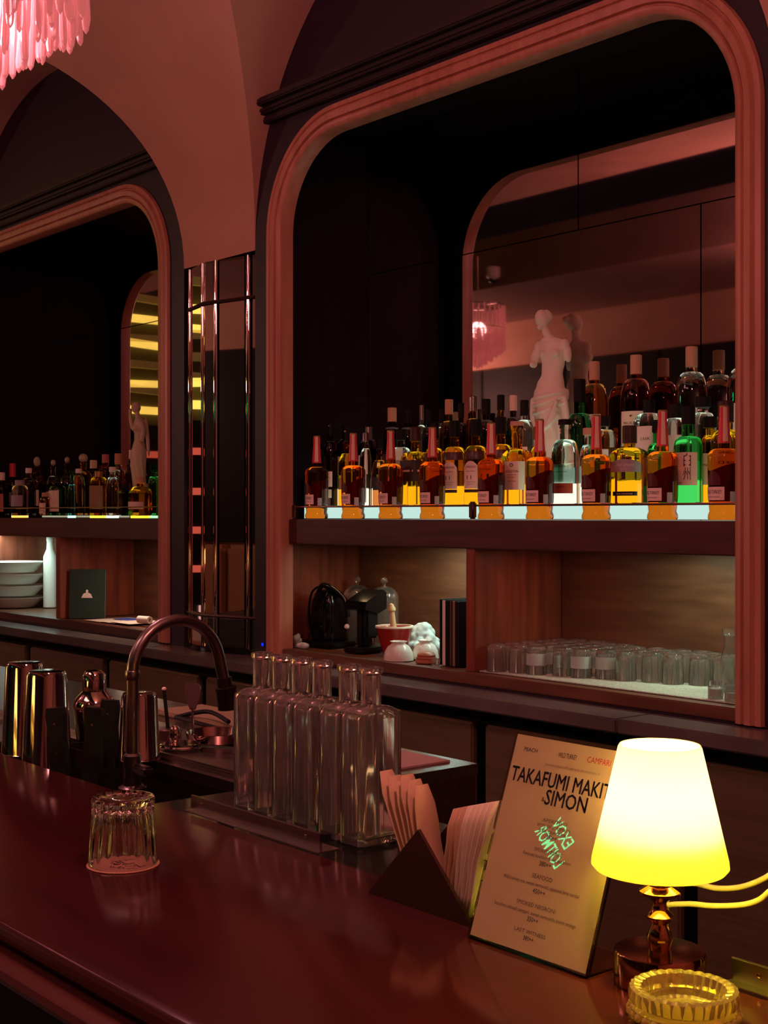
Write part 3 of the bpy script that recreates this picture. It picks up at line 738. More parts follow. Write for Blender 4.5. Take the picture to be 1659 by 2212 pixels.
# drape rolls over the hips
def roll(z, tilt, rx, ry, r, a0, a1, sag=0):
    return tube([(rx*math.cos(a), ry*math.sin(a), z+tilt*math.cos(a)-sag*math.sin((a-a0)/(a1-a0)*PI)) for a in [a0+(a1-a0)*i/24 for i in range(25)]], r, 8)
parts += [roll(.222, .010, .053, .041, .0065, -PI*1.05, .15*PI, .008), roll(.212, .014, .054, .042, .006, -PI*1.1, .2*PI, .018), roll(.200, .018, .053, .042, .0055, -PI*1.1, .2*PI, .03)]
parts += [tube(spline([(.04-.0*i, -.036+.003*i, .20-.02*i), (.022, -.046, .15-.01*i), (-.012-.006*i, -.042, .09), (-.02+.004*i, -.036, .012)], 6), .0055, 8) for i in range(3)]
parts += [tube(spline([(-.05, -.02, .21), (-.054, -.016, .16), (-.046, -.016, .09), (-.030, -.02, .02)], 6), .008, 8), tube(spline([(.053, -.01, .21), (.058, -.005, .15), (.05, -.006, .09)], 6), .009, 8)]
FIG = remesh(join(*parts), .0026, 3)
PLW = pm('statuette_plaster', (.9, .84, .72), .6)
sg = thing('statuette', 'white plaster classical woman in draped skirt on the lit top step', 'statuette', (Xat(1189, 3.180), 3.180, Z3), .25)
ob('figure', FIG, PLW, sg); ob('plinth', lathe([(.05, -.0), (.05, .008), (.047, .010)], 28), PLW, sg)
for ch in sg.children: ch.location.z += .0
sg.children[0].location.z = .008; sg.scale = (1.06, 1, 1.055)
# winged figurine on the far shelf, one arm raised
parts2 = [loft(body, 40, fold), ell((-.024, -.008, .452), (.0215, .026, .030)), ell((.028, -.024, .342), (.015, .013, .014)), ell((-.010, -.024, .342), (.015, .013, .014)),
          tube(spline([(-.04, 0, .37), (-.075, -.005, .345), (-.105, -.01, .385), (-.115, -.01, .43)], 6), [.014-.0003*i for i in range(19)], 10),
          tube(spline([(.045, 0, .37), (.07, .0, .33), (.075, -.01, .27)], 6), .012, 10), ell((.05, .03, .30), (.02, .010, .11), Matrix.Rotation(-.25, 4, 'Y')), ell((-.115, -.01, .44), (.011, .010, .014)),
          ell((0, 0, .006), (.052, .05, .008))]
FIG2 = remesh(join(*parts2), .004, 2)
f2 = thing('figurine', 'pale figurine with one arm raised among the bottles of the far shelf', 'figurine', (Xat(300, 3.04), 3.04, 1.503), -.2)
ob('figure', FIG2, pm('figurine_resin', (.62, .5, .36), .5), f2, (0, 0, .12)); f2.scale = (.85, .85, .87)
ob('pedestal', lathe([(.05, 0), (.05, .008), (.036, .014), (.036, .108), (.05, .114), (.05, .122)], 24), MAT['figurine_resin'], f2)
# slim down shelf bottles that would touch a neighbour
BT = [o for o in bpy.data.objects if o.parent is None and o.name.startswith('liquor_bottle')]
def brad(o):
    for c in o.children:
        if c.name.startswith('glass_body'): return max(v.co.x for v in c.data.vertices)*o.scale.x
BT.sort(key=lambda o: o.location.y)
for i, a in enumerate(BT):
    for b in BT[i+1:]:
        d = math.hypot(a.location.x-b.location.x, a.location.y-b.location.y)-.001; ra, rb = brad(a), brad(b)
        if d < ra+rb:
            f = max(.62, (d-ra)/rb); 
            if f < .75: b.location.y = min(b.location.y+.006, 3.181); f = .75
            b.scale.x *= f; b.scale.y *= f
            if brad(b)+ra > d and d-brad(b) > .6*ra: g = (d-brad(b))/ra; a.scale.x *= g; a.scale.y *= g
# ================================================================== LOWER CUPBOARD, NEARER BAY
ZF = 1.0412
def fl(px, py): v = onZ(px, py, ZF); return v
GREENP = pm('green_plastic', (.02, .35, .15), .4)
# green-capped squeeze bottle
t = thing('squeeze_bottle', 'small bottle with green cap behind the black kettle-shaped machine', 'bottle', (Xat(638, 3.0), 3.0, ZF))
ob('body', lathe([(.021, 0), (.023, .004), (.023, .095), (.016, .108)], 20), BLACKG, t)
ob('paper_label', lathe([(.0235, .062), (.0235, .098)], 20, cap0=False, cap1=False), pm('lime_label', (.35, .6, .2), .5), t)
ob('shoulder', lathe([(.0236, .098), (.0236, .112), (.018, .118)], 20), LBLW, t)
ob('cap', lathe([(.018, .118), (.018, .138), (.016, .140)], 20), GREENP, t)
# clear tub with white lumps
t = thing('plastic_tub', 'clear plastic tub with crumpled white wraps beside the frame', 'tub', (Xat(643, 2.872), 2.872, ZF)); t.scale = (.7, .7, .9)
ob('tub', hollow([(.040, 0, .6), (.050, .050, .6), (.052, .052, .6)], .002, .003, seg=28, cap0=True, cap1=False), CLEARTHIN, t)
def lump(n, sx, sy, sz, seed, vox=.004, r=.02):
    q = random.Random(seed); ms = []
    for i in range(n):
        a = q.uniform(0, 2*PI); d = q.random()**.5
        zz = q.random(); k = (1-zz*.7)
        ms.append(ell((math.cos(a)*d*sx*k, math.sin(a)*d*sy*k, zz*sz+r*.5), (r*q.uniform(.7, 1.2),)*3))
    return remesh(join(*ms), vox, 2)
COT = pm('cotton', (.62, .72, .70), .9, bump=.6, noise=((.5, .6, .58), 60, 4))
ob('wraps', lump(9, .024, .024, .03, 3, .004, .013), COT, t, (0, 0, .004))
t = thing('crumpled_wrap', 'crumpled white wrap lying on the cupboard floor by the frame', 'wrap', (Xat(650, 2.84), 2.845, ZF))
ob('wrap', lump(7, .03, .018, .008, 8, .004, .011), COT, t)
# electric machine with looped cable
kx = Xat(715, 2.97)
t = thing('electric_machine', 'glossy black electric machine with a looped cable on a flat base', 'appliance', (kx, 2.97, ZF), .1)
ob('base', box(-.085, .075, -.075, .06, 0, .018, .006), BLACK, t)
K = [(.050, .018, .5), (.056, .03, .5), (.058, .10, .45), (.054, .16, .4), (.046, .190, .35), (.030, .203, .3), (.012, .206, .2)]
ob('housing', lathe(K, 36, .9), BLACKG, t, (-.01, 0, 0))
ob('handle', tube(spline([(-.035, -.03, .195), (.0, -.04, .222), (.04, -.02, .205), (.075, 0, .165), (.088, 0, .11)], 6), .009, 10), BLACKG, t)
ob('display', box(-.018, .008, -.062, -.052, .10, .145, .002), CHROME, t)
ob('display_frame', box(-.024, .014, -.058, -.050, .085, .16, .002), BLACK, t)
ob('button', lathe([(.006, 0), (.006, .004)], 14), CHROME, t, (-.005, -.053, .07), (PI/2, 0, 0))
ob('power_cable', tube(spline([(-.04, -.03, .02), (-.075, -.03, .06), (-.085, -.03, .13), (-.07, -.03, .19), (-.03, -.03, .215), (.02, -.035, .205), (.01, -.06, .15), (-.03, -.065, .09), (-.035, -.06, .03)], 8), .0042, 8), BLACKG, t)
ob('chrome_trim', tube([(-.05+.0*i, -.038, .03+.016*i) for i in range(9)], .0025, 8), CHROME, t)
# black press with sloped head
t = thing('citrus_press', 'black upright press with sloping top before the glass cloches', 'appliance', (Xat(787, 2.93), 2.93, ZF), .15)
ob('base', box(-.045, .05, -.06, .06, 0, .018, .005), BLACK, t)
ob('column', box(-.022, .012, -.02, .03, .018, .16, .006), BLACK, t)
hd = extrude_x([(-.05, .150), (-.045, .178), (.045, .215), (.06, .205), (.06, .150), (.02, .135)], -.045, .05)
ob('head', hd, BLACKG, t)
ob('arm', box(.018, .04, -.03, .03, .05, .155, .006), BLACK, t)
ob('knob', lathe([(.001, 0), (.008, .002), (.009, .008), (.005, .014)], 14), LBLW, t, (-.03, -.05, .09), (PI/2, 0, 0))
# cloches
def cloche(label, px, Y, r, h):
    t = thing('glass_cloche', label, 'cloche', (Xat(px, Y), Y, ZF))
    P = [(r, 0), (r, h-r)]+[(r*math.cos(PI/2*i/8)+.0005, h-r+r*.9*math.sin(PI/2*i/8)) for i in range(1, 9)]
    ob('dome', hollow(P, .0025, 0, seg=36, cap0=False, cap1=False), CLEAR, t)
    ob('knob', lathe([(.004, 0), (.004, .006)]+[(.012*math.sin(PI*i/10)+.0005, .006+.012*(1-math.cos(PI*i/10))) for i in range(1, 11)], 20), CLEAR, t, (0, 0, h-r*.1))
cloche('rounder glass cloche standing further back, half behind the black press', 772, 3.12, .052, .222)
cloche('taller glass cloche behind the red mortar', 830, 3.055, .052, .228)
# mortar and pestle
mp_ = (Xat(852, 2.945), 2.945, ZF)
t = thing('mortar', 'red mortar bowl with cream inside', 'mortar', mp_)
ob('bowl', hollow([(.034, 0), (.038, .006), (.050, .045), (.062, .092), (.064, .096)], .008, .012, seg=36, cap0=True, cap1=False), pm('red_enamel', (.35, .015, .012), .25), t)
ob('rim', lathe([(.0645, .093), (.0655, .097), (.0645, .100), (.058, .100), (.057, .095)], 36, cap0=False, cap1=False, close=True), LBLC, t)
t = thing('pestle', 'pale wooden pestle leaning in the red mortar', 'pestle', (mp_[0]+.005, mp_[1], ZF+.020))
o = ob('pestle', lathe([(.004, 0), (.015, .004), (.017, .015), (.0125, .05), (.010, .095), (.0085, .125), (.0135, .130), (.014, .138), (.009, .146), (.008, .152), (.001, .156)], 20), pm('pale_wood', (.62, .42, .20), .5), t)
o.rotation_euler = (0, -.14, 0)
# bowls upside down
def bowl(label, px, Y, r, h, rz=0):
    t = thing('ceramic_bowl', label, 'bowl', (Xat(px, Y), Y, ZF), rz)
    P = [(r, 0), (r*1.0, h*.15), (r*.93, h*.5), (r*.72, h*.80), (r*.5, h*.93), (r*.45, h*.95)]
    ob('bowl', hollow(P, .005, 0, seg=36, cap0=False, cap1=False), WHITEC, t)
    ob('crown', lathe([(r*.5, h*.93)], 4) if 0 else lathe([(r*.42, h*.93), (r*.44, h*.97), (r*.56, h*1.10), (r*.50, h*1.115), (r*.38, h*1.0)], 36, flute=.08, nf=8, fz=(h*1.05, h*1.2), cap0=True, cap1=True), WHITEC, t)
bowl('white bowl turned upside down at the cupboard edge before the red mortar', 861, 2.855, .049, .056)
bowl('white bowl turned upside down behind the ribbed terracotta dish', 919, 2.95, .044, .056)
t = thing('cotton_heap', 'heap of white cotton pads between the mortar and the upright menus', 'cotton', (Xat(913, 3.06), 3.06, ZF+.014))
ob('cotton_pile', lump(110, .072, .05, .068, 5, .004, .0165), COT, t)['kind'] = 'stuff'
t = thing('ribbed_dish', 'ribbed terracotta dish beside the white upside-down bowl', 'dish', (Xat(921, 2.865), 2.865, ZF))
ob('dish', lathe([(.033, 0), (.035, .003), (.034, .009), (.032, .012), (.033, .016), (.029, .022), (.030, .026), (.024, .033), (.015, .036)], 36), pm('terracotta', (.42, .13, .06), .45), t)
t = thing('small_glass', 'small faceted glass next to the upright menus', 'glass', (Xat(941, 2.835), 2.835, ZF))
ob('glass', hollow([(.012, 0), (.016, .022)], .002, .003, seg=12, cap0=True, cap1=False), CLEAR, t)
# menus standing upright
bx = Xat(952, 2.87)
for i, (wd, m, lb) in enumerate(((.012, BLACK, 'thin black folder, outermost of the row beside the cotton heap'), (.018, LBLC, 'cream-spined folder in the row of upright folders'), (.016, BLACK, 'black folder just beside the cream-spined one'),
                                 (.013, pm('brown_cover', (.10, .05, .04), .5), 'narrow brown-spined folder between two black ones'), (.016, pm('taupe_cover', (.28, .17, .14), .5), 'taupe-spined folder near the divider'), (.02, BLACK, 'thick black folder against the divider'))):
    t = thing('menu_folder', lb, 'folder', (bx+wd/2, 2.865, ZF), 0, 'upright menu folders')
    h = .208-.002*(i % 3); q = .0025
    ob('cover', box(-wd/2+.0005, -wd/2+q, 0, .155, 0, h), BLACK, t); ob('cover', box(wd/2-q, wd/2-.0005, 0, .155, 0, h), BLACK, t)
    ob('spine', box(-wd/2+q, wd/2-q, -.001, .002, 0.001, h-.001), m, t); ob('pages', box(-wd/2+q, wd/2-q, .003, .15, .003, h-.004), PAPER, t)
    bx += wd
# ---- tumblers on the mesh mat
MATM = pm('mesh_mat', (.55, .60, .50), .7, noise=((.35, .40, .33), 260, 0), bump=.5)
t = thing('bar_mat', 'pale green-white mesh mat under the upturned tumblers', 'mat', (0, 0, 0))
ob('mesh_sheet', box(divm+.022, MX1+.083, FY+.052, 3.198, ZF, ZF+.003), MATM, t)
TP = [(.0305, 0), (.031, .003), (.0285, .060), (.0275, .080), (.0255, .083)]
def tumbler_mesh(fl_=0):
    out = [(p[0], p[1]) for p in TP]
    inn = [(.0005, .072), (.024, .072), (.0262, .066), (.0290, .003), (.0290, 0)]
    return lathe([(.0005, .0815)][:0]+out+[(.0005, .0825)]+inn, 32, close=True, flute=.025 if fl_ else 0, nf=16, fz=(.01, .075)) if 0 else \
        lathe(list(out)+[(.012, .0815), (.0006, .0815), (.0006, .072), (.022, .072), (.0262, .064), (.0292, .002), (.0300, 0)], 32, close=True, flute=.022 if fl_ else 0, nf=16, fz=(.006, .078))
TM = [tumbler_mesh(0), tumbler_mesh(1)]; TGL = pm('tumbler_glass', (.93, .96, .91), .02, trans=.968, ior=1.42)
pos = []; seen = set()
Xc = divm+.066
j = 0
while Xc < MX1-.02+.03:
    y0 = 2.875+(Xc+2.82)*.33+(.012 if j % 2 else 0)
    Yc = max(2.86, y0)
    while Yc < 3.165:
        pos.append((Xc+R.uniform(-.003, .003), Yc+R.uniform(-.003, .003), j)); Yc += .0665
    Xc += .0665; j += 1
for i, (x_, y_, j) in enumerate(pos):
    fluted = x_ > -2.42
    t = thing('tumbler', 'fluted clear tumbler standing upside down on the mesh mat' if fluted else 'plain clear tumbler standing upside down on the mesh mat', 'glass', (x_, y_, ZF+.0032), R.uniform(0, 3),
              'fluted upturned tumblers' if fluted else 'plain upturned tumblers')
    ob('glass', TM[1 if fluted else 0], TGL, t)
    front = y_ < 2.99
    if j not in seen:
        seen.add(j); t['label'] = ('fluted' if fluted else 'plain')+' upturned tumbler, nearest of the '+('first', 'second', 'third', 'fourth', 'fifth', 'sixth', 'seventh', 'eighth', 'ninth', 'tenth', 'eleventh', 'twelfth', 'thirteenth', 'fourteenth')[j]+' column from the divider'
    if not fluted and j in (2, 3, 4, 5) and front and (j != 3):
        ob('frosting', lathe([(.0308, .028), (.0292, .062)], 32, cap0=False, cap1=False), FROST, t)
        t['label'] = 'tumbler with frosted band, column %s from the divider on the mesh mat' % ('', '', 'third', '', 'fifth', 'sixth')[j]; t['label'] += (', nearest' if y_ < 2.93 else ', second row')
# jars at the end
def jar(label, px, Y, P, z=ZF+.0032, liq=None):
    t = thing('glass_jar', label, 'jar', (Xat(px, Y), Y, z))
    ob('glass', hollow(P, .002, .006, seg=28, cap0=True, cap1=False), CLEAR, t)
    if liq: ob('contents', lathe([(P[0][0]-.0026, .0066), (P[0][0]-.0026, liq)], 28), pm('milky_liquid', (.5, .58, .48), .3), t)
jar('small round jar with greenish contents at the mat edge, before the tumblers', 1546, 2.865, [(.019, 0), (.020, .002), (.020, .030), (.016, .033), (.016, .045)], liq=.026)
jar('wider jar at the cupboard edge touching the brighter upright', 1584, 2.86, [(.021, 0), (.022, .002), (.022, .042), (.018, .046), (.018, .055)], liq=.022)
jar('tall clear carafe beside the brighter upright, behind the jars', 1582, 3.0, [(.030, 0), (.031, .003), (.031, .09), (.022, .12), (.022, .150), (.027, .156), (.027, .168)])

# ================================================================== FAR BAY CUPBOARD
for i in range(4):
    t = thing('serving_dish', ('lowest', 'second lowest', 'third', 'topmost')[i]+' white dish of the stack in the far cupboard', 'dish', (Xat(30, 2.98), 2.98, ZF+.06*i), 0, 'stack of white dishes')
    ob('dish', hollow([(.10, 0), (.11, .004), (.155, .046), (.165, .050), (.168, .054)], .005, .006, seg=40, cap0=True, cap1=False), WHITEC, t)
t = thing('white_bottle', 'plain white bottle standing beside the dish stack by the divider', 'bottle', (Xat(108, 3.10), 3.10, ZF))
ob('body', lathe([(.03, 0), (.034, .004), (.034, .26), (.018, .30), (.016, .34)], 24), WHITEC, t)
ob('cap', lathe([(.018, .34), (.018, .36)], 18), LBLW, t)
t = thing('menu_card', 'dark green booklet with a pale emblem standing in the far cupboard', 'booklet', (divl+.108, 2.905, ZF), .80)
GRN = pm('green_card', (.018, .045, .035), .55)
ob('cover', box(-.084, .084, 0, .003, 0, .225, .0008), GRN, t, (0, 0, 0), (-.05, 0, 0)); ob('cover', box(-.084, .084, 0, .003, 0, .225, .0008), GRN, t, (0, .016, 0), (-.05, 0, 0))
ob('pages', box(-.079, .081, .0035, .0155, .002, .221), PAPER, t, (0, 0, 0), (-.05, 0, 0))
emb = join(curve2d([[(.022*math.cos(a), .004+.014*abs(math.sin(a))**1.2 if 0 < a < PI else 0) for a in [PI*i/14 for i in range(15)]]], .0006), curve2d([[(-.026, -.006), (.026, -.006), (.024, .001), (-.024, .001)]], .0006),
           curve2d([[(.006*math.cos(a), .024+.008*math.sin(a)) for a in [2*PI*i/12 for i in range(12)]]], .0006))
ob('emblem', emb, LBLW, t, (0, .0037, .10), (PI/2-.05, 0, 0))
t = thing('paper_pile', 'flat white papers with a blue sheet on the far cupboard floor', 'papers', (Xat(275, 2.98), 2.98, ZF))
for i, (a, b, c, d, m) in enumerate(((-.16, .0, -.13, .1, PAPER), (.0, .12, -.13, .08, PAPER), (-.10, .06, -.02, .06, pm('blue_sheet', (.06, .1, .5), .5)), (.08, .25, -.13, .05, PAPER))):
    ob('sheet', box(a, b, c, d, .002*i, .002*i+.0015), m, t)
t = thing('tape_roll', 'small pale roll lying on the papers in the far cupboard', 'roll', (Xat(312, 2.9), 2.9, ZF+.009))
ob('roll', lathe([(.008, -.035), (.016, -.035), (.016, .035), (.008, .035)], 20, close=True), LBLW, t, (0, 0, .017), (0, PI/2, .2))

# ================================================================== THINGS AT THE WORK STATION
def tin(label, px, Y, r0, r1, h, mat=CHROME, z=SZ):
    t = thing('mixing_tin', label, 'shaker', (Xat(px, Y), Y, z))
    P = [(r0+.0015, 0), (r0+.002, .002), (r0, .005), (r1, h-.008), (r1-.003, h-.001), (r1-.006, h)]
    ob('tin', lathe(P, 40), mat, t); return t
SMOKE = pm('smoky_chrome', (.42, .36, .34), .09, 1)
tin('tall steel mixing tin upside down, partly hidden behind the front one', 53, 1.145, .044, .036, .178, SMOKE)
tin('tall steel mixing tin upside down, nearest the bar edge', 101, 1.115, .045, .037, .178, SMOKE)
tin('shorter smoky mixing glass upside down right behind the tap', 301, 1.285, .039, .034, .128, SMOKE)
t = thing('cocktail_shaker', 'three-piece cocktail shaker with small cap behind the black handles', 'shaker', (Xat(203, 1.24), 1.24, SZ))
ob('body', lathe([(.027, 0), (.030, .004), (.040, .088), (.040, .092)], 36), SMOKE, t)
ob('strainer_top', lathe([(.041, .092), (.041, .098), (.036, .112), (.024, .124), (.0225, .126)], 36), SMOKE, t)
ob('cap', lathe([(.0235, .126), (.0225, .156), (.016, .164), (.001, .166)], 30), SMOKE, t)
t = thing('tool_caddy', 'low black caddy holding black-handled bar tools', 'caddy', (Xat(165, 1.16), 1.175, SZ))
cadm = hollow([(.050, 0, .8), (.052, .035, .8)], .004, .003, seg=28, cap0=True, cap1=False, ay=.45)
ob('box', cadm, BLACK, t)
def handle(label, px, Y, h, tilt, z):
    t = thing('bar_tool', label, 'bar tool', (Xat(px, Y), Y, z)); t.rotation_euler = (0, tilt, .5)
    P = [(0, 0), (.016, 0), (.0175, h*.3), (.014, h*.6), (.0175, h*.9), (.015, h), (-.015, h), (-.0175, h*.9), (-.014, h*.6), (-.0175, h*.3), (-.016, 0)]
    me = curve2d([P[1:]], .014); me.transform(Matrix.Rotation(PI/2, 4, 'X'))
    ob('grip', fin(me, False), BLACK, t)
    for q in (.42, .80):
        ob('rivet', lathe([(.0022, 0), (.0022, .001)], 12), CHROME, t, (0, -.0069, h*q), (PI/2, 0, 0))
handle('black riveted tool handle leaning against the front mixing tin', 134, 1.055, .135, -.10, SZ)
handle('black riveted tool handle standing before the cocktail shaker', 197, 1.075, .142, .06, SZ)
handle('thin black tool handle between the cocktail shaker and the tap', 236, 1.20, .125, .02, SZ)
t = thing('white_cloth', 'folded pale cloth between the two riveted handles', 'cloth', (Xat(165, 1.06), 1.065, SZ))
ob('cloth', box(-.03, .03, -.02, .02, 0, .012, .005), pm('cloth_grey', (.4, .42, .38), .8), t)
# tap
fx, fy = Xat(286, 1.135), 1.135
t = thing('bar_tap', 'tall gooseneck tap with dark brushed finish rising behind the bar edge', 'tap', (fx, fy, SZ))
TAPM = pm('brushed_bronze', (.26, .215, .21), .3, 1)
fx0 = Xat(286, 1.135)-fx
ob('base_flange', lathe([(.024, 0), (.024, .004), (.018, .008)], 28), TAPM, t)
ob('body', lathe([(.0155, .005), (.0155, .058), (.0115, .062)], 28), TAPM, t)
arc = [(0, 0, .06), (0, 0, .12), (0, 0, .195)]+[(0, .088-.088*math.cos(a), .195+.088*math.sin(a)) for a in [PI*i/16 for i in range(1, 16)]]+[(0, .178, .195), (.0, .184, .172)]
ob('neck', tube(arc, .0105, 18), TAPM, t)
ob('spray_head', tube([(.0, .184, .176), (0, .186, .160), (0, .188, .158), (0, .191, .118)], [.0135, .014, .0195, .0165], 22), pm('tap_dark', (.05, .035, .035), .3, .8), t)
ob('collar', lathe([(.0115, .186), (.0125, .188), (.0125, .200), (.0115, .202)], 20), TAPM, t)
ob('lever', box(.012, .058, -.009, .009, .030, .046, .004), TAPM, t)
# strainer, spoon rest and other bits
def ring(nm, r, rr, mat, t, loc, rot=(0, 0, 0)):
    return ob(nm, tube([(r*math.cos(2*PI*i/28), r*math.sin(2*PI*i/28), 0) for i in range(28)], rr, 8, closed=True), mat, t, loc, rot)
t = thing('strainer', 'round bar strainer with coiled spring lying beyond the sink', 'strainer', (Xat(392, 1.40), 1.40, SZ))
ob('plate', lathe([(.036, 0), (.037, .001), (.037, .002)], 28), CHROME, t, (0, 0, .012)); ring('spring', .040, .004, CHROME, t, (0, 0, .008))
ob('knob', ell((0, 0, 0), (.012, .012, .02)), CHROME, t, (-.008, -.01, .03)); ob('handle', box(.03, .13, -.008, .008, .010, .014, .002), CHROME, t, (0, 0, 0), (0, 0, .5))
t = thing('julep_strainer', 'flat-headed bar spoon standing upright beyond the sink', 'bar spoon', (Xat(416, 1.46), 1.46, SZ))
ob('head', fin(curve2d([[(-.017, .0), (-.006, -.03), (.006, -.03), (.017, .0), (.019, .018), (.013, .024), (-.013, .024), (-.019, .018)]], .003), False), pm('mauve_steel', (.30, .18, .17), .35, .7), t, (0, 0, .098), (PI/2, 0, .5))
ob('stem', tube([(0, 0, .0), (.001, 0, .035), (0, 0, .072)], .0028, 10), CHROME, t); ob('foot', lathe([(.017, 0), (.017, .003), (.004, .005)], 24), CHROME, t)
t = thing('steel_bowl', 'shallow steel bowl partly hidden by the clear square bottles', 'bowl', (Xat(466, 1.50), 1.50, SZ+.0005))
ob('bowl', hollow([(.05, 0), (.056, .003), (.062, .022), (.064, .023)], .0015, .003, seg=36, cap0=True, cap1=False), pm('rose_steel', (.42, .28, .26), .15, 1), t)
t = thing('tongs', 'dark ice tongs lying between the bowl and the bar spoon', 'tongs', (Xat(440, 1.6), 1.6, SZ))
ob('arm', tube(spline([(-.10, -.01, .008), (0, .01, .03), (.1, .0, .02)], 6), .005, 8), BLACK, t); ob('arm', tube(spline([(-.10, -.01, .008), (0, -.03, .012), (.1, -.02, .006)], 6), .005, 8), BLACK, t)
t = thing('black_stirrer', 'thin black stirrer standing in a dark pot beyond the tap', 'stirrer', (Xat(363, 1.45), 1.45, SZ))
ob('stem', tube([(0, 0, .02), (-.016, 0, .10)], .004, 8), BLACK, t); ob('tip', ell((-.016, 0, .102), (.005, .005, .004)), LBLP, t); ob('pot', lathe([(.028, 0), (.028, .020), (.026, .022)], 24), pm('rose_dark', (.15, .07, .08), .3, .8), t)
t = thing('cutting_board', 'pale board lying at the back of the work station', 'board', (0, 0, 0))
ob('board', box(-2.75, -2.33, 1.60, 1.735, SZ+.0004, SZ+.012, .003), pm('tan_board', (.30, .21, .12), .5), t)

# clear square bottles in a row along the bar's back edge
PQ = [(.0205, 0, .9), (.022, .002, .9), (.022, .168, .9), (.0215, .175, .8), (.0180, .181, .3), (.0148, .183, 0), (.0140, .186), (.0138, .225), (.0165, .227), (.0165, .234), (.0138, .235)]
def sq_lathe():
    out = PQ
    def rr(p, seg=44):
        pass
    V = []; seg = 44
    prof = list(out)+[(.0085, .235), (.0085, .180), (.0085, .168)]
    return prof
def qbottle_mesh():
    prof = [(r[0], r[1], r[2] if len(r) > 2 else 0, 1) for r in PQ]+[(.0118, .234, 0, 1), (.0118, .186, 0, 1), (.0150, .180, .3, 1), (.0188, .174, .8, 1), (.0196, .166, .9, 1), (.0196, .010, .9, 1), (.017, .008, .9, 1), (.001, .008, 0, 1)]
    V = []; Fc = []; seg = 44
    for r, z, sq, _ in prof:
        k = max(0, min(1, (r-.0145)/(.0196-.0145))) if z < .183 else 0
        ay = 1+(1.79-1)*k
        for i in range(seg):
            th = 2*PI*i/seg; cx, cy = rfac(th, sq, 1); V.append((r*cx, r*ay*cy, z))
    n = len(prof)
    for j in range(n-1):
        for i in range(seg): Fc.append((j*seg+i, j*seg+(i+1) % seg, (j+1)*seg+(i+1) % seg, (j+1)*seg+i))
    Fc.append(tuple(reversed(range(seg)))); Fc.append(tuple(range((n-1)*seg, n*seg)))
    return fin(mesh('qbottle', V, Fc))
def qliquid_mesh():
    V = []; Fc = []; seg = 44
    for r, z in ((.0180, .0105), (.0191, .012), (.0191, .150)):
        for i in range(seg):
            th = 2*PI*i/seg; cx, cy = rfac(th, .9, 1); V.append((r*cx, r*1.79*cy, z))
    for j in range(2):
        for i in range(seg): Fc.append((j*seg+i, j*seg+(i+1) % seg, (j+1)*seg+(i+1) % seg, (j+1)*seg+i))
    Fc.append(tuple(reversed(range(seg)))); Fc.append(tuple(range(2*seg, 3*seg)))
    return fin(mesh('qliq', V, Fc))
QB = qbottle_mesh(); QL = qliquid_mesh()
QG = pm('bottle_glass', (.95, .93, .88), .045, trans=.955, ior=1.42)
for i, px in enumerate((566, 608, 650, 695, 753, 801)):
    t = thing('water_bottle', ('first, nearest the tap, of the six', 'second from the tap of the six', 'third from the tap of the six', 'fourth from the tap of the six', 'fifth, after the gap, of the six', 'last, nearest the napkins, of the six')[i]+' clear square bottles', 'bottle', (Xat(px, 1.15), 1.15, 1.0755), 0, 'row of clear square bottles')
    ob('glass_body', QB, QG, t)

# ================================================================== ON THE BAR
BZ = 1.1002
# upturned fluted tumbler on coaster
g = onZ(266, 1868, 1.10)
t = thing('coaster', 'round pinkish paper coaster with black print under the upturned glass', 'coaster', (g.x, g.y, BZ))
ob('disc', lathe([(.0425, 0), (.043, .0008), (.0425, .0016)], 48), pm('coaster_pink', (.62, .28, .20), .7), t)
tm = join(text('BAR', .018, .007), text('\u2605', .008, .008))
for k_, (s, w_, h_, y_) in enumerate((('SIMON', .044, .012, .000), ('THE', .018, .006, .018), ('BAR & CO', .036, .008, -.013))):
    ob('lettering', text(s, w_, h_), INK, t, (0, 0, .0018)).location = (.001+y_*-.3, y_, .0018)
for ch in t.children: pass
t.rotation_euler = (0, 0, .55)
GP = [(.0405, 0), (.0410, .0015), (.0400, .012), (.0385, .040), (.0375, .064), (.0375, .076), (.0360, .079)]
seg = 96
inner = [(.0020, .079), (.0008, .0785), (.0008, .0685), (.028, .0685), (.0335, .066), (.0350, .058), (.0372, .012), (.0385, .0)]
gm = lathe(GP+inner, seg, close=True, flute=0)
for v in gm.vertices:        # flutes on the inner wall fading to the rim
    r = math.hypot(v.co.x, v.co.y)
    if .011 < v.co.z < .067 and r < .0376:
        k = (v.co.z-.008)/.058; a = math.atan2(v.co.y, v.co.x); s = 1-.13*k*abs(math.cos(9*a))**1.5; v.co.x *= s; v.co.y *= s
t = thing('upturned_glass', 'fluted clear glass upside down on the round coaster', 'glass', (g.x, g.y, BZ+.0022))
ob('glass', fin(gm), glass('crystal', (.99, .99, .97), 1.5), t)
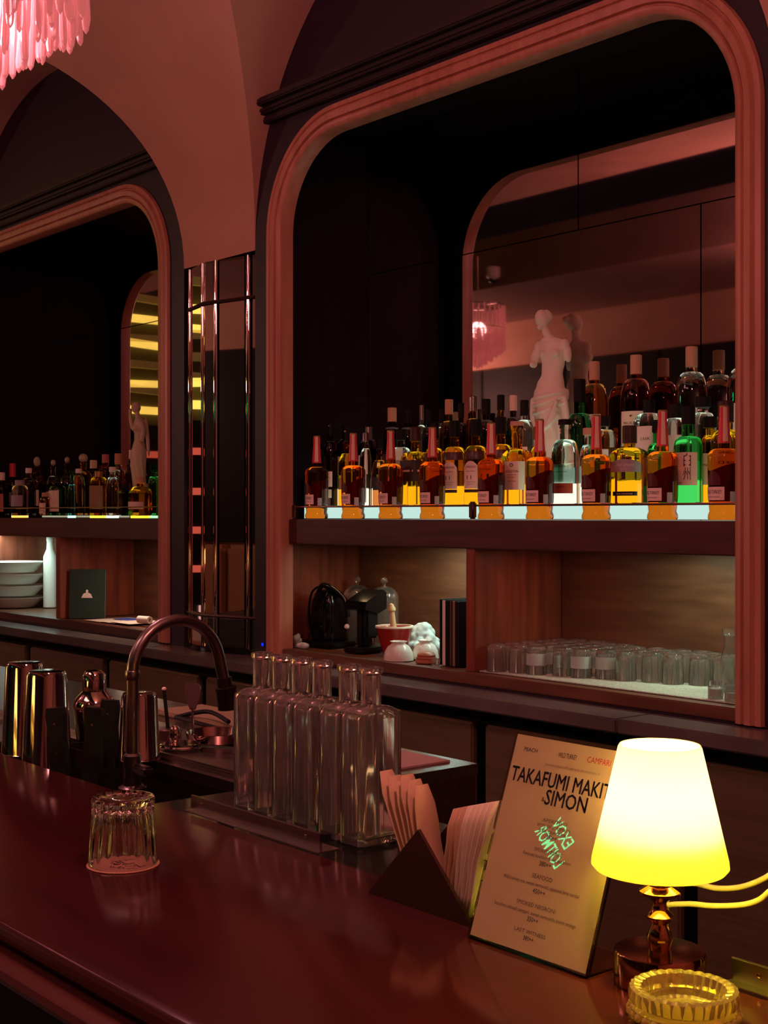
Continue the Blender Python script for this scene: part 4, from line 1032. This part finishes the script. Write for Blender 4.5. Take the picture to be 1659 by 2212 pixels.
# napkin holder
nx_, ny_ = -1.062, .936
HOL = pm('dark_walnut', (.045, .014, .012), .4)
t = thing('napkin_holder', 'dark wooden triangular napkin holder on the bar', 'napkin holder', (nx_, ny_, BZ))
tri = [(-.083, 0), (.083, 0), (.0, .084)]
for y_ in (0, .045):
    ob('side_plate', fin(xz(curve2d([tri], .004), y_+.002), False), HOL, t)
ob('base_strip', box(-.078, .078, .004, .045, 0, .004), HOL, t)
NAPT = pm('napkin_tan', (.62, .40, .24), .8); NAPW = pm('napkin_white', (.80, .68, .50), .8)
def napkin(label, x, y, lean, ay, mat, hh, grp, pr=False, w_=.055):
    t = thing('napkin', label, 'napkin', (x, y, BZ+.0052), 0, grp)
    q = random.Random(x*1000); V = []; n = 6
    for j in range(n+1):
        zz = hh*j/n; bend = .0025*math.sin(j/n*PI)*q.uniform(-.6, 1)
        for s in (-1, 1): V.append((s*.0+bend+math.tan(lean)*zz, s*w_/2*(1-.45*max(0, j/n-.8)/.2), zz))
    Fc = [(2*j, 2*j+1, 2*j+3, 2*j+2) for j in range(n)]
    me = mesh('napkin', V, Fc, True)
    o = ob('folded_sheet', me, mat, t, (0, 0, 0), (0, 0, ay)); md = o.modifiers.new('s', 'SOLIDIFY'); md.thickness = .0012
    if pr:
        for k_ in range(3):
            zz = .018+.017*k_
            l = ob('print', text('\u0283\u2020\u03bb'[k_], .010, .010), INK, t); l.rotation_euler = (PI/2, 0, PI/2); l.location = (math.tan(lean)*zz+.0042, -w_/2+.009, zz)
for i in range(6):
    napkin('tan napkin, '+('outermost', 'second', 'third', 'fourth', 'fifth', 'innermost')[i]+' of the sheaf leaning toward the square bottles', nx_-.012+.0035*i, ny_+.026, -.46+.05*i, .10, NAPT, .128-.004*(i % 3), 'tan napkins', w_=.034)
for i in range(9):
    napkin('cream napkin, '+('first', 'second', 'third', 'fourth', 'fifth', 'sixth', 'seventh', 'eighth', 'last')[i]+' of the upright sheaf beside the menu stand', nx_+.030+.0050*i, ny_+.0245, .10+.020*i, -.02, NAPW if i > 2 else NAPT, .105+.0022*i, 'cream napkins', pr=(i > 4), w_=.036)
# ---- menu stand
A = onZ(1013, 2026, 1.10); MW, MH = .153, .2052
lean = math.radians(19.4)
t = thing('menu_stand', 'slanted clear acrylic stand holding a printed cocktail menu beside the lamp', 'menu stand', (A.x, .911, BZ))
ACR = glass('acrylic', (.95, .95, .85), 1.45)
MENU = pm('menu_paper', (.52, .42, .20), .55, coat=1.0); MENU.node_tree.nodes['Principled BSDF'].inputs['Coat Roughness'].default_value = 0
rot = (PI/2-lean, 0, 0)
ob('back_plate', box(0, MW, 0, MH, -.0035, -.0005, .0006), ACR, t, (0, 0, .002), rot)
sheet = ob('paper_sheet', box(.002, MW-.002, .002, MH-.002, -.0003, .0003), MENU, t, (0, 0, .002), rot)
ob('foot_plate', box(0, MW, 0.000, .072, 0, .0022, .0006), ACR, t)
ob('front_edge', box(0, MW, -.0005, .002, -.0005, .0012, .0004), ACR, t, (0, 0, .002), rot)
ob('side_edge', box(-.001, .001, 0, MH, -.0035, .001, .0004), ACR, t, (0, 0, .002), rot); ob('side_edge', box(MW-.001, MW+.001, 0, MH, -.0035, .001, .0004), ACR, t, (0, 0, .002), rot)
def mtext(s, fx_, fy_, h, wd=None, mat=INK, al='CENTER', nm='lettering', bold=0):
    me = text(s, wd, h, al, bold=bold); me.transform(Matrix.Translation((fx_*MW, (1-fy_)*MH, .0005)))
    ob(nm, me, mat, sheet)
mtext('PEACH', .16, .085, .0040, .018)
mtext('WILD TURKEY', .48, .085, .0050, .024); mtext('CAMPARI', .74, .085, .0060, .029, REDI); mtext('PRESENTS', .93, .085, .004, .016)
FAINT = pm('faint_ink', (.28, .19, .11), .6)
mtext('presents a guest shift night with the bartenders of', .54, .135, .0028, .070, FAINT)
for dx_, dy_ in ((-.0018, 0), (.0018, 0), (0, .0012), (0, -.0012)):
    mtext('TAKAFUMI MAKITA', .497+dx_, .235+dy_, .0150, .140); mtext('SIMON', .55+dx_, .315+dy_, .0150, .053)
mtext('&', .36, .305, .0045)
FI = pm('soft_ink', (.13, .09, .055), .6)
for s, y_, h_, w_ in (('APERITIVO', .395, .0036, .032), ('BITTER, SWEET VERMOUTH', .42, .0030, .042), ('SODA, ORANGE PEEL', .444, .003, .036), ('350++', .470, .0044, .013),
                      ('SMOKED TONIC', .535, .0036, .036), ('Kentucky bourbon, honey and bitters', .562, .0034, .062), ('380++', .595, .0046, .015),
                      ('SEAFOOD', .655, .0042, .026), ('Wild turkey rye, sweet vermouth, japanese lime cordial', .690, .0036, .098), ('450++', .722, .0046, .016),
                      ('SMOKED NEGRONI', .785, .0040, .050), ('bourbon infused campari, sweet vermouth, burnt orange', .820, .0036, .105), ('350++', .850, .0046, .014),
                      ('LAST WITNESS', .905, .0036, .040), ('380++', .935, .0042, .013)):
    mtext(s, .5, y_, h_, w_, INK if '++' in s else FI)
# ---- table lamp
lx, ly = -.758, .955
t = thing('table_lamp', 'small glowing table lamp with pale cone shade on a turned metal stem', 'lamp', (lx, ly, BZ))
LB = pm('lamp_bronze', (.50, .25, .13), .10, 1)
ob('base_disc', lathe([(.0395, 0), (.0405, .001), (.0405, .0275), (.0395, .029), (.012, .0296)], 56), LB, t)
ob('stem', lathe([(.0095, .029), (.0105, .034), (.0115, .041), (.0085, .048), (.0065, .052), (.010, .0555), (.0125, .058), (.0125, .0595), (.008, .064), (.0062, .069), (.0062, .072), (.0105, .0755), (.0185, .0795),
                  (.0185, .0815), (.0100, .086), (.0095, .093), (.0135, .0975), (.0135, .099), (.006, .1)], 40), LB, t)
ob('shade_baffle', lathe([(.041, .134), (.042, .135), (.042, .137)], 36), LBLW, t)  # unseen plate, sized to keep bulb light off the shade's lower edge
ob('socket_tube', lathe([(.005, .099), (.005, .134)], 16), LB, t)
SHD = bpy.data.materials.new('lamp_shade'); SHD.use_nodes = True; nt = SHD.node_tree; nt.nodes.clear()
o_ = nt.nodes.new('ShaderNodeOutputMaterial'); a_ = nt.nodes.new('ShaderNodeAddShader'); tr = nt.nodes.new('ShaderNodeBsdfTranslucent'); df = nt.nodes.new('ShaderNodeBsdfDiffuse')
tr.inputs[0].default_value = (.60, .53, .42, 1); df.inputs[0].default_value = (.34, .29, .10, 1)
nt.links.new(tr.outputs[0], a_.inputs[0]); nt.links.new(df.outputs[0], a_.inputs[1]); nt.links.new(a_.outputs[0], o_.inputs[0])
sp = [(.0575, .1010), (.0605, .1045), (.0600, .110), (.0368, .2090), (.0355, .2115), (.0345, .2110), (.0352, .208), (.0585, .110), (.0590, .1055), (.0572, .1025)]
ob('shade', lathe(sp, 64, close=True), SHD, t)
bl = light('lamp_bulb_and_fill', 'POINT', (lx, ly, BZ+.163), 15, (1, .89, .52), .018)
shade_fill = light('lamp_bulb_and_fill', 'POINT', (lx, ly, BZ+.112), 2.0, (1, .90, .04), .012)  # extra yellow light added below the plate to tint the shade's bottom
# another lamp of the same kind further along the bar, outside the picture
t2 = copy_tree(t); t2.location = (-2.35, .80, BZ); t3 = copy_tree(t); t3.location = (-3.3, .84, BZ); t3['label'] = 'third matching table lamp, furthest along the bar'
light('lamp_bulb_and_fill', 'POINT', (-2.35, .80, BZ+.163), 7, (1, .86, .40), .018); t2['label'] = 'matching table lamp further along the bar, past the mixing tins'
light('lamp_bulb_and_fill', 'POINT', (-3.3, .84, BZ+.163), 8, (1, .86, .36), .018)
# cables
def cord(label, pts):
    t = thing('power_cord', label, 'cable', (0, 0, 0)); ob('cable', tube(spline(pts, 8), .0028, 10), pm('cream_cable', (.62, .48, .26), .45), t)
cord('upper of two cream cables looping behind the lamp', [onY(1440, 2150, 1.09), onY(1438, 2040, 1.09), onY(1440, 1950, 1.09), onY(1452, 1905, 1.09), onY(1500, 1908, 1.09), onY(1550, 1919, 1.09), onY(1605, 1915, 1.09), onY(1659, 1893, 1.09), onY(1720, 1850, 1.09), onY(1800, 1860, 1.12), onY(1840, 2100, 1.15)])
cord('lower of two cream cables looping behind the lamp', [onY(1424, 2150, 1.06), onY(1424, 2040, 1.06), onY(1430, 1965, 1.06), onY(1480, 1953, 1.06), onY(1540, 1957, 1.06), onY(1600, 1955, 1.06), onY(1640, 1944, 1.06), onY(1675, 1918, 1.06), onY(1740, 1900, 1.06), onY(1800, 1960, 1.09), onY(1830, 2100, 1.09)])
# ---- ashtray
a0 = (-.692, .903, BZ)
t = thing('ashtray', 'beaded cut-glass ashtray before the table lamp', 'ashtray', a0)
out = [(.040, 0), (.0435, .002), (.0435, .009), (.040, .0115), (.0435, .014), (.0448, .0185), (.0435, .024), (.0405, .0255)]
inn = [(.036, .024), (.0335, .018), (.031, .0085), (.027, .0065), (.0008, .006)]
seg = 120; V = []; Fc = []; prof = out+inn
for r, z in prof:
    for i in range(seg):
        a = 2*PI*i/seg; k = 1
        if r > .0425: k = 1+.020*abs(math.cos(15*a))
        elif .027 < r < .0365: k = 1-.05*abs(math.cos(15*a))
        V.append((r*k*math.cos(a), r*k*math.sin(a), z+(.0012*abs(math.cos(15*a)) if z > .022 else 0)))
n = len(prof)
for j in range(n-1):
    for i in range(seg): Fc.append((j*seg+i, j*seg+(i+1) % seg, (j+1)*seg+(i+1) % seg, (j+1)*seg+i))
Fc += [tuple(reversed(range(seg))), tuple(range((n-1)*seg, n*seg))]
ob('glass_dish', fin(mesh('ash', V, Fc), True, 30), pm('lamplit_yellow_glass', (1, .86, .30), .05, trans=.8, ior=1.5), t)  # yellow lamp light put into the tint of the clear glass
bead = ell((0, 0, 0), (.0032, .0032, .0034)); fin(bead)
for k in range(30):
    a = 2*PI*k/30
    ob('bead', bead, MAT['lamplit_yellow_glass'], t, (.0442*math.cos(a), .0442*math.sin(a), .0055))

# ================================================================== CHANDELIERS
def crystal():
    r = .0092
    return fin(lathe([(.001, -.205), (r*.75, -.196), (r, -.18), (r*.8, -.12), (r, -.10), (r*.8, -.04), (r, -.02), (r*.5, 0)], 8), True, 20)
CRM = crystal()
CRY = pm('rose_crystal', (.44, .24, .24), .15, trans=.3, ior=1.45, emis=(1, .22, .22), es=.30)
def chandelier(label, X, Y, ztip, scale=1):
    t = thing('chandelier', label, 'chandelier', (X, Y, ztip))
    tiers = [(.03, 0, 5), (.085, .035, 13), (.135, .072, 20), (.175, .105, 27), (.205, .125, 32), (.235, .145, 38), (.258, .175, 44)]
    q = random.Random(4)
    for r, z, n in tiers:
        ring_ = tube([(r*math.cos(2*PI*i/32), r*math.sin(2*PI*i/32), z+.212) for i in range(32)], .003, 6, closed=True); ob('tier_ring', ring_, CHROME, t)
        for k in range(n):
            a = 2*PI*(k+.5*(n % 2))/n+q.uniform(-.03, .03)
            ob('crystal_drop', CRM, CRY, t, (r*math.cos(a), r*math.sin(a), z+.207+q.uniform(-.012, .006)), (q.uniform(-.06, .06), q.uniform(-.06, .06), q.uniform(0, 3)))
    for k in range(30):
        a = 2*PI*k/30+.1
        ob('crystal_drop', CRM, CRY, t, (.26*math.cos(a), .26*math.sin(a), .60+q.uniform(-.01, .01)), (0, 0, q.uniform(0, 3)))
    ob('tier_ring', tube([(.26*math.cos(2*PI*i/32), .26*math.sin(2*PI*i/32), .605) for i in range(32)], .004, 6, closed=True), CHROME, t)
    ob('rod', tube([(0, 0, .2), (0, 0, .6), (0, 0, 3.54-ztip)], .006, 8), CHROME, t)
    for k in range(4):
        a = PI/2*k; ob('arm', tube([(0, 0, .605), (.26*math.cos(a), .26*math.sin(a), .605)], .004, 6), CHROME, t)
        ob('arm', tube([(0, 0, .39), (.255*math.cos(a), .255*math.sin(a), .388)], .003, 6), CHROME, t)
        ob('bulb', ell((.09*math.cos(a), .09*math.sin(a), .30), (.018, .018, .03)), em('bulb_glow', (1, .55, .5), 2.5), t)
    return t
ch = chandelier('pink-lit crystal chandelier hanging before the vaulted ceiling', -2.905, 1.215, 2.455)
c2 = copy_tree(ch); c2.location = (-5.80, .90, 2.39); c2.scale = (.62, .62, .62); added_ch = copy_tree(ch); added_ch.location = (-4.3, -.4, 2.42); added_ch['label'] = 'added crystal chandelier across the room, out of view, carrying pink fill light'  # one more chandelier added out of view to carry a fill light
c2['label'] = 'pink-lit crystal chandelier further down the room, seen in the back-bar mirror'
for o in c2.children:
    if o.name.startswith('rod'): o.scale.z = 1
# ================================================================== ACROSS THE ROOM (seen only in mirrors)
t = thing('lit_rack', 'tall rack with yellow lit slanting slats at the far end, seen in the mirrors', 'rack', (0, 0, 0))
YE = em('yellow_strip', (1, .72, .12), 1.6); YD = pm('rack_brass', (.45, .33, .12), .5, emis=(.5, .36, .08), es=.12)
z = 2.28; i = 0
while z < 3.12:
    dz = (0, .10, -.08)[i % 3]
    ob('slat', fin(mesh('s', [(-8.99, .5, z), (-8.99, 2.62, z+dz), (-8.94, 2.62, z+dz), (-8.94, .5, z), (-8.99, .5, z+.05), (-8.99, 2.62, z+dz+.062), (-8.94, 2.62, z+dz+.062), (-8.94, .5, z+.05)],
                        [(0, 1, 2, 3), (4, 5, 6, 7), (0, 1, 5, 4), (1, 2, 6, 5), (2, 3, 7, 6), (3, 0, 4, 7)]), False), YE if i % 2 == 0 else YD, t)
    z += .115; i += 1
ob('back_board', box(-9.03, -9.0, .5, 2.62, 2.2, 3.2), pm('rack_back', (.10, .08, .03), .6), t)
ob('post', box(-9.0, -8.93, .45, .50, 0, 3.2), BLACK, t); ob('post', box(-9.0, -8.93, 2.62, 2.66, 0, 3.2), BLACK, t)
for z in (1.95, 1.66, 1.38, 1.10): ob('lit_edge', box(-9.0, -8.97, .5, 2.62, z, z+.05), em('red_strip', (.8, .12, .07), .8), t)
for y_ in (1.9, 2.15, 2.4): ob('lit_panel', box(-9.0, -8.97, y_, y_+.14, .62, .86), em('pale_panel', (.9, .45, .4), 1.0), t)
ob('backing', box(-9.03, -9.0, .5, 2.62, 0, 2.2), BLACK, t)
t = thing('security_camera', 'white dome camera on the ceiling drop across the room', 'camera', (-7.15, -.56, 3.27))
ob('housing', lathe([(.03, 0), (.05, .02), (.052, .09)], 24), LBLW, t); ob('lens_dome', ell((0, 0, 0), (.035, .035, .03)), BLACKG, t); ob('bracket', box(-.03, .03, -.042, .01, .04, .09), LBLW, t)
t = thing('cyan_indicator', 'small cyan light on the rack seen in the column mirror', 'indicator', (-8.92, 2.2, 2.22)); ob('lens', ell((0, 0, 0), (.025, .025, .025)), em('cyan_led', (0, .7, .9), 1.5), t)
# green sign: found where the slanted menu stand mirrors it
n = Vector((0, -math.cos(lean), math.sin(lean))); P0 = Vector((A.x, .911, BZ+.002)); C0 = Vector((0, 0, CZ))
C1 = C0-2*(C0-P0).dot(n)*n
a_, b_ = ray(1203); dr = Vector((a_, b_, -(1808-CY)/F)); s_ = (P0-C0).dot(n)/dr.dot(n); H = C0+dr*s_
D = (H-C1); k_ = (-1.94-C1.y)/D.y; S = C1+D*k_
sc_ = (S-C1).length*1.0
t = thing('neon_sign', 'small green neon lettering sign on the wall across the room', 'sign', (S.x, -1.945, S.z), PI)
NEO = em('green_neon', (0, 1, .36), 16)
hh = 30/2900*sc_
l1 = text('EXOV', hh*2.7, hh*.95, bold=.0008); l2 = text('LOITMOR', hh*4.0, hh*.95, bold=.0008); l2.transform(Matrix.Translation((-hh*.2, -hh*1.25, 0)))
for m_ in (l1, l2):
    o = ob('lettering', m_, NEO, t, (0, -.0, 0), (PI/2, -.62, 0))
ob('mounting_plate', box(-hh*2.6, hh*2.6, .006, .012, -hh*2.4, hh*2.4), BLACK, t)
for m_ in bpy.data.materials:      # small glowing bits are found by the paths themselves
    if m_.name.split('.')[0] in ('rose_crystal', 'bulb_glow', 'blue_led', 'cyan_led', 'yellow_strip', 'rack_brass', 'red_strip', 'pale_panel', 'green_neon') or m_.name.startswith('disc_'):
        m_.cycles.emission_sampling = 'NONE'
if __import__('os').environ.get('DBG'):
    L = [o for o in bpy.data.objects if o.parent is None and o.name.startswith('liquor_bottle')]
    def rad(o):
        g = [c for c in o.children if c.name.startswith('glass_body')][0]; return max(v.co.x for v in g.data.vertices)
    L = [(o.location.x, o.location.y, rad(o), o['label'], o.name) for o in L]
    for i, a in enumerate(L):
        for b in L[i+1:]:
            d = math.hypot(a[0]-b[0], a[1]-b[1])-a[2]-b[2]
            if d < -.001: print('OV %.4f | %s | %s' % (d, a[3], b[3]))
